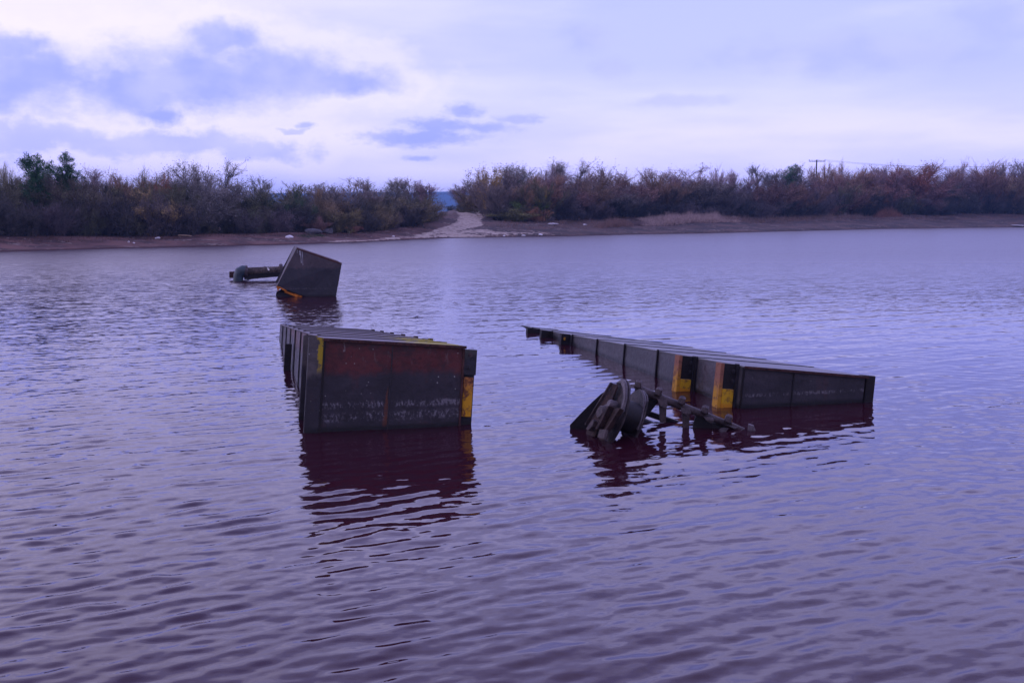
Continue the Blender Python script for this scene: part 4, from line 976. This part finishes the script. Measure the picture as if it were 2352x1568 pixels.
rock('slab', 757, 536, 26, 15, M['slab'], 'grey slab leaning by the waterline, right one of two', 'slab', 'grey slabs on the shore', 2)
for i, (px, py, ww, hh, lb) in enumerate([(667, 546, 16, 8, 'white pile of litter at the shore left of the grey slabs'), (299, 556, 5, 4, 'left one of two tiny white stones on the bank under the olive bush'),
        (311, 558, 5, 3, 'right one of two tiny white stones on the bank under the olive bush'), (365, 548, 12, 5, 'pale flat stone in the dark hollow of the left bank'),
        (1158, 542, 6, 3, 'small white object at the waterline, leftmost of three right of the track'), (1203, 541, 10, 3, 'small white object at the waterline, middle of three right of the track'),  # waterline trio: unidentified white specks, thought to be birds, drawn as rocks
        (1241, 540, 9, 4, 'small white object at the waterline, rightmost of three right of the track'), (1270, 515, 22, 4, 'scatter of pale stone on the dark bank right of the track'),
        (1342, 517, 10, 3, 'single pale stone on the dark bank left of the tan reed clump'), (2328, 519, 30, 3, 'thin white stone strip at the waterline by the right edge'),
        (1103, 486, 6, 9, 'small pale stump at the top of the sand track'), (905, 543, 7, 3, 'pale stone on the narrow beach left of the sand track')]):
    rock('stone' if 'litter' not in lb and 'stump' not in lb else ('litter_pile' if 'litter' in lb else 'stump'), px, py, ww, hh, M['white'], lb, 'litter' if 'litter' in lb else 'stump' if 'stump' in lb else 'stone', None, 10 + i)
d = float(cols(428)[1]) - 1.0; b = MB(); q0 = Vector(((413 - CX) / FPX * d, d, float(ground(413, d)) + .12)); q1_ = Vector(((443 - CX) / FPX * d, d + .2, float(ground(443, d)) + .05))
b.tube([q0, (q0 + q1_) / 2 + Vector((0, 0, .02)), q1_], [.05, .06, .04], 8); o = b.build('driftwood', M['wood'], None, 0, True, .004, origin=tuple(q0)); tag(o, 'pale driftwood log lying on the bank below the domed tree', 'log')

# ------------------------------------------------------------------ utility pole and wires
dpo = 215.0; top = D(1876, 367, dpo); root = empty('utility_pole', (top.x, dpo, 2.0), 'dark wooden utility pole with one crossarm rising behind the thicket', 'pole')
b = MB(); b.tube([(top.x, dpo, 2.0), (top.x, dpo, top.z)], [.16, .12], 10); b.build('pole', M['pole'], root, 0, True)
b = MB(); q = D(1876, 371, dpo); fx = lambda u, v, w_: Vector((q.x + u, dpo + v, q.z + w_)); b.box(fx, -1.62, 1.62, -.28, -.16, -.05, .09); xa_ = b.build('crossarm', M['pole'], root, .01)
for u in (-1.6, 0.0, 1.6):
    b = MB(); b.lathe(fx(u, -.24, .12), (0, 0, 1), [(.05, 0), (.06, .1), (.09, .14), (.05, .22), (0, .28)], 8); b.build('insulator', M['dark_steel'], xa_)
for i, u in enumerate((-1.6, 0.0, 1.6)):
    a0 = fx(u, -.24, .36); a1 = a0 + Vector((70, 30, 1.5)); pts = []
    for k in range(25):
        t = k / 24; pts.append(a0.lerp(a1, t) + Vector((0, 0, -1.6 * 4 * t * (1 - t))))
    b = MB(); b.tube(pts, .012, 5); o = b.build('power_line', M['dark_steel'], None, origin=tuple(a0))
    tag(o, ['thin overhead wire from the left tip of the crossarm', 'thin overhead wire from the middle of the crossarm', 'thin overhead wire from the right tip of the crossarm'][i], 'wire', 'overhead wires')

# ------------------------------------------------------------------ haze
HAZE = 0.00036
if HAZE:
    b = MB(); b.hexa([(-3400, -60, -2.6), (3400, -60, -2.6), (3400, 3000, -2.6), (-3400, 3000, -2.6), (-3400, -60, 64), (3400, -60, 64), (3400, 3000, 64), (-3400, 3000, 64)])
    m = bpy.data.materials.new('haze'); m.use_nodes = True; N = NT(m.node_tree)
    vol = N.n('ShaderNodeVolumePrincipled', {'Color': (0.26, 0.52, 1.0, 1), 'Density': HAZE, 'Anisotropy': 0.0})
    N.n('ShaderNodeOutputMaterial', {'Volume': vol}, out=None)
    o = b.build('haze', m); tag(o, kind='stuff')
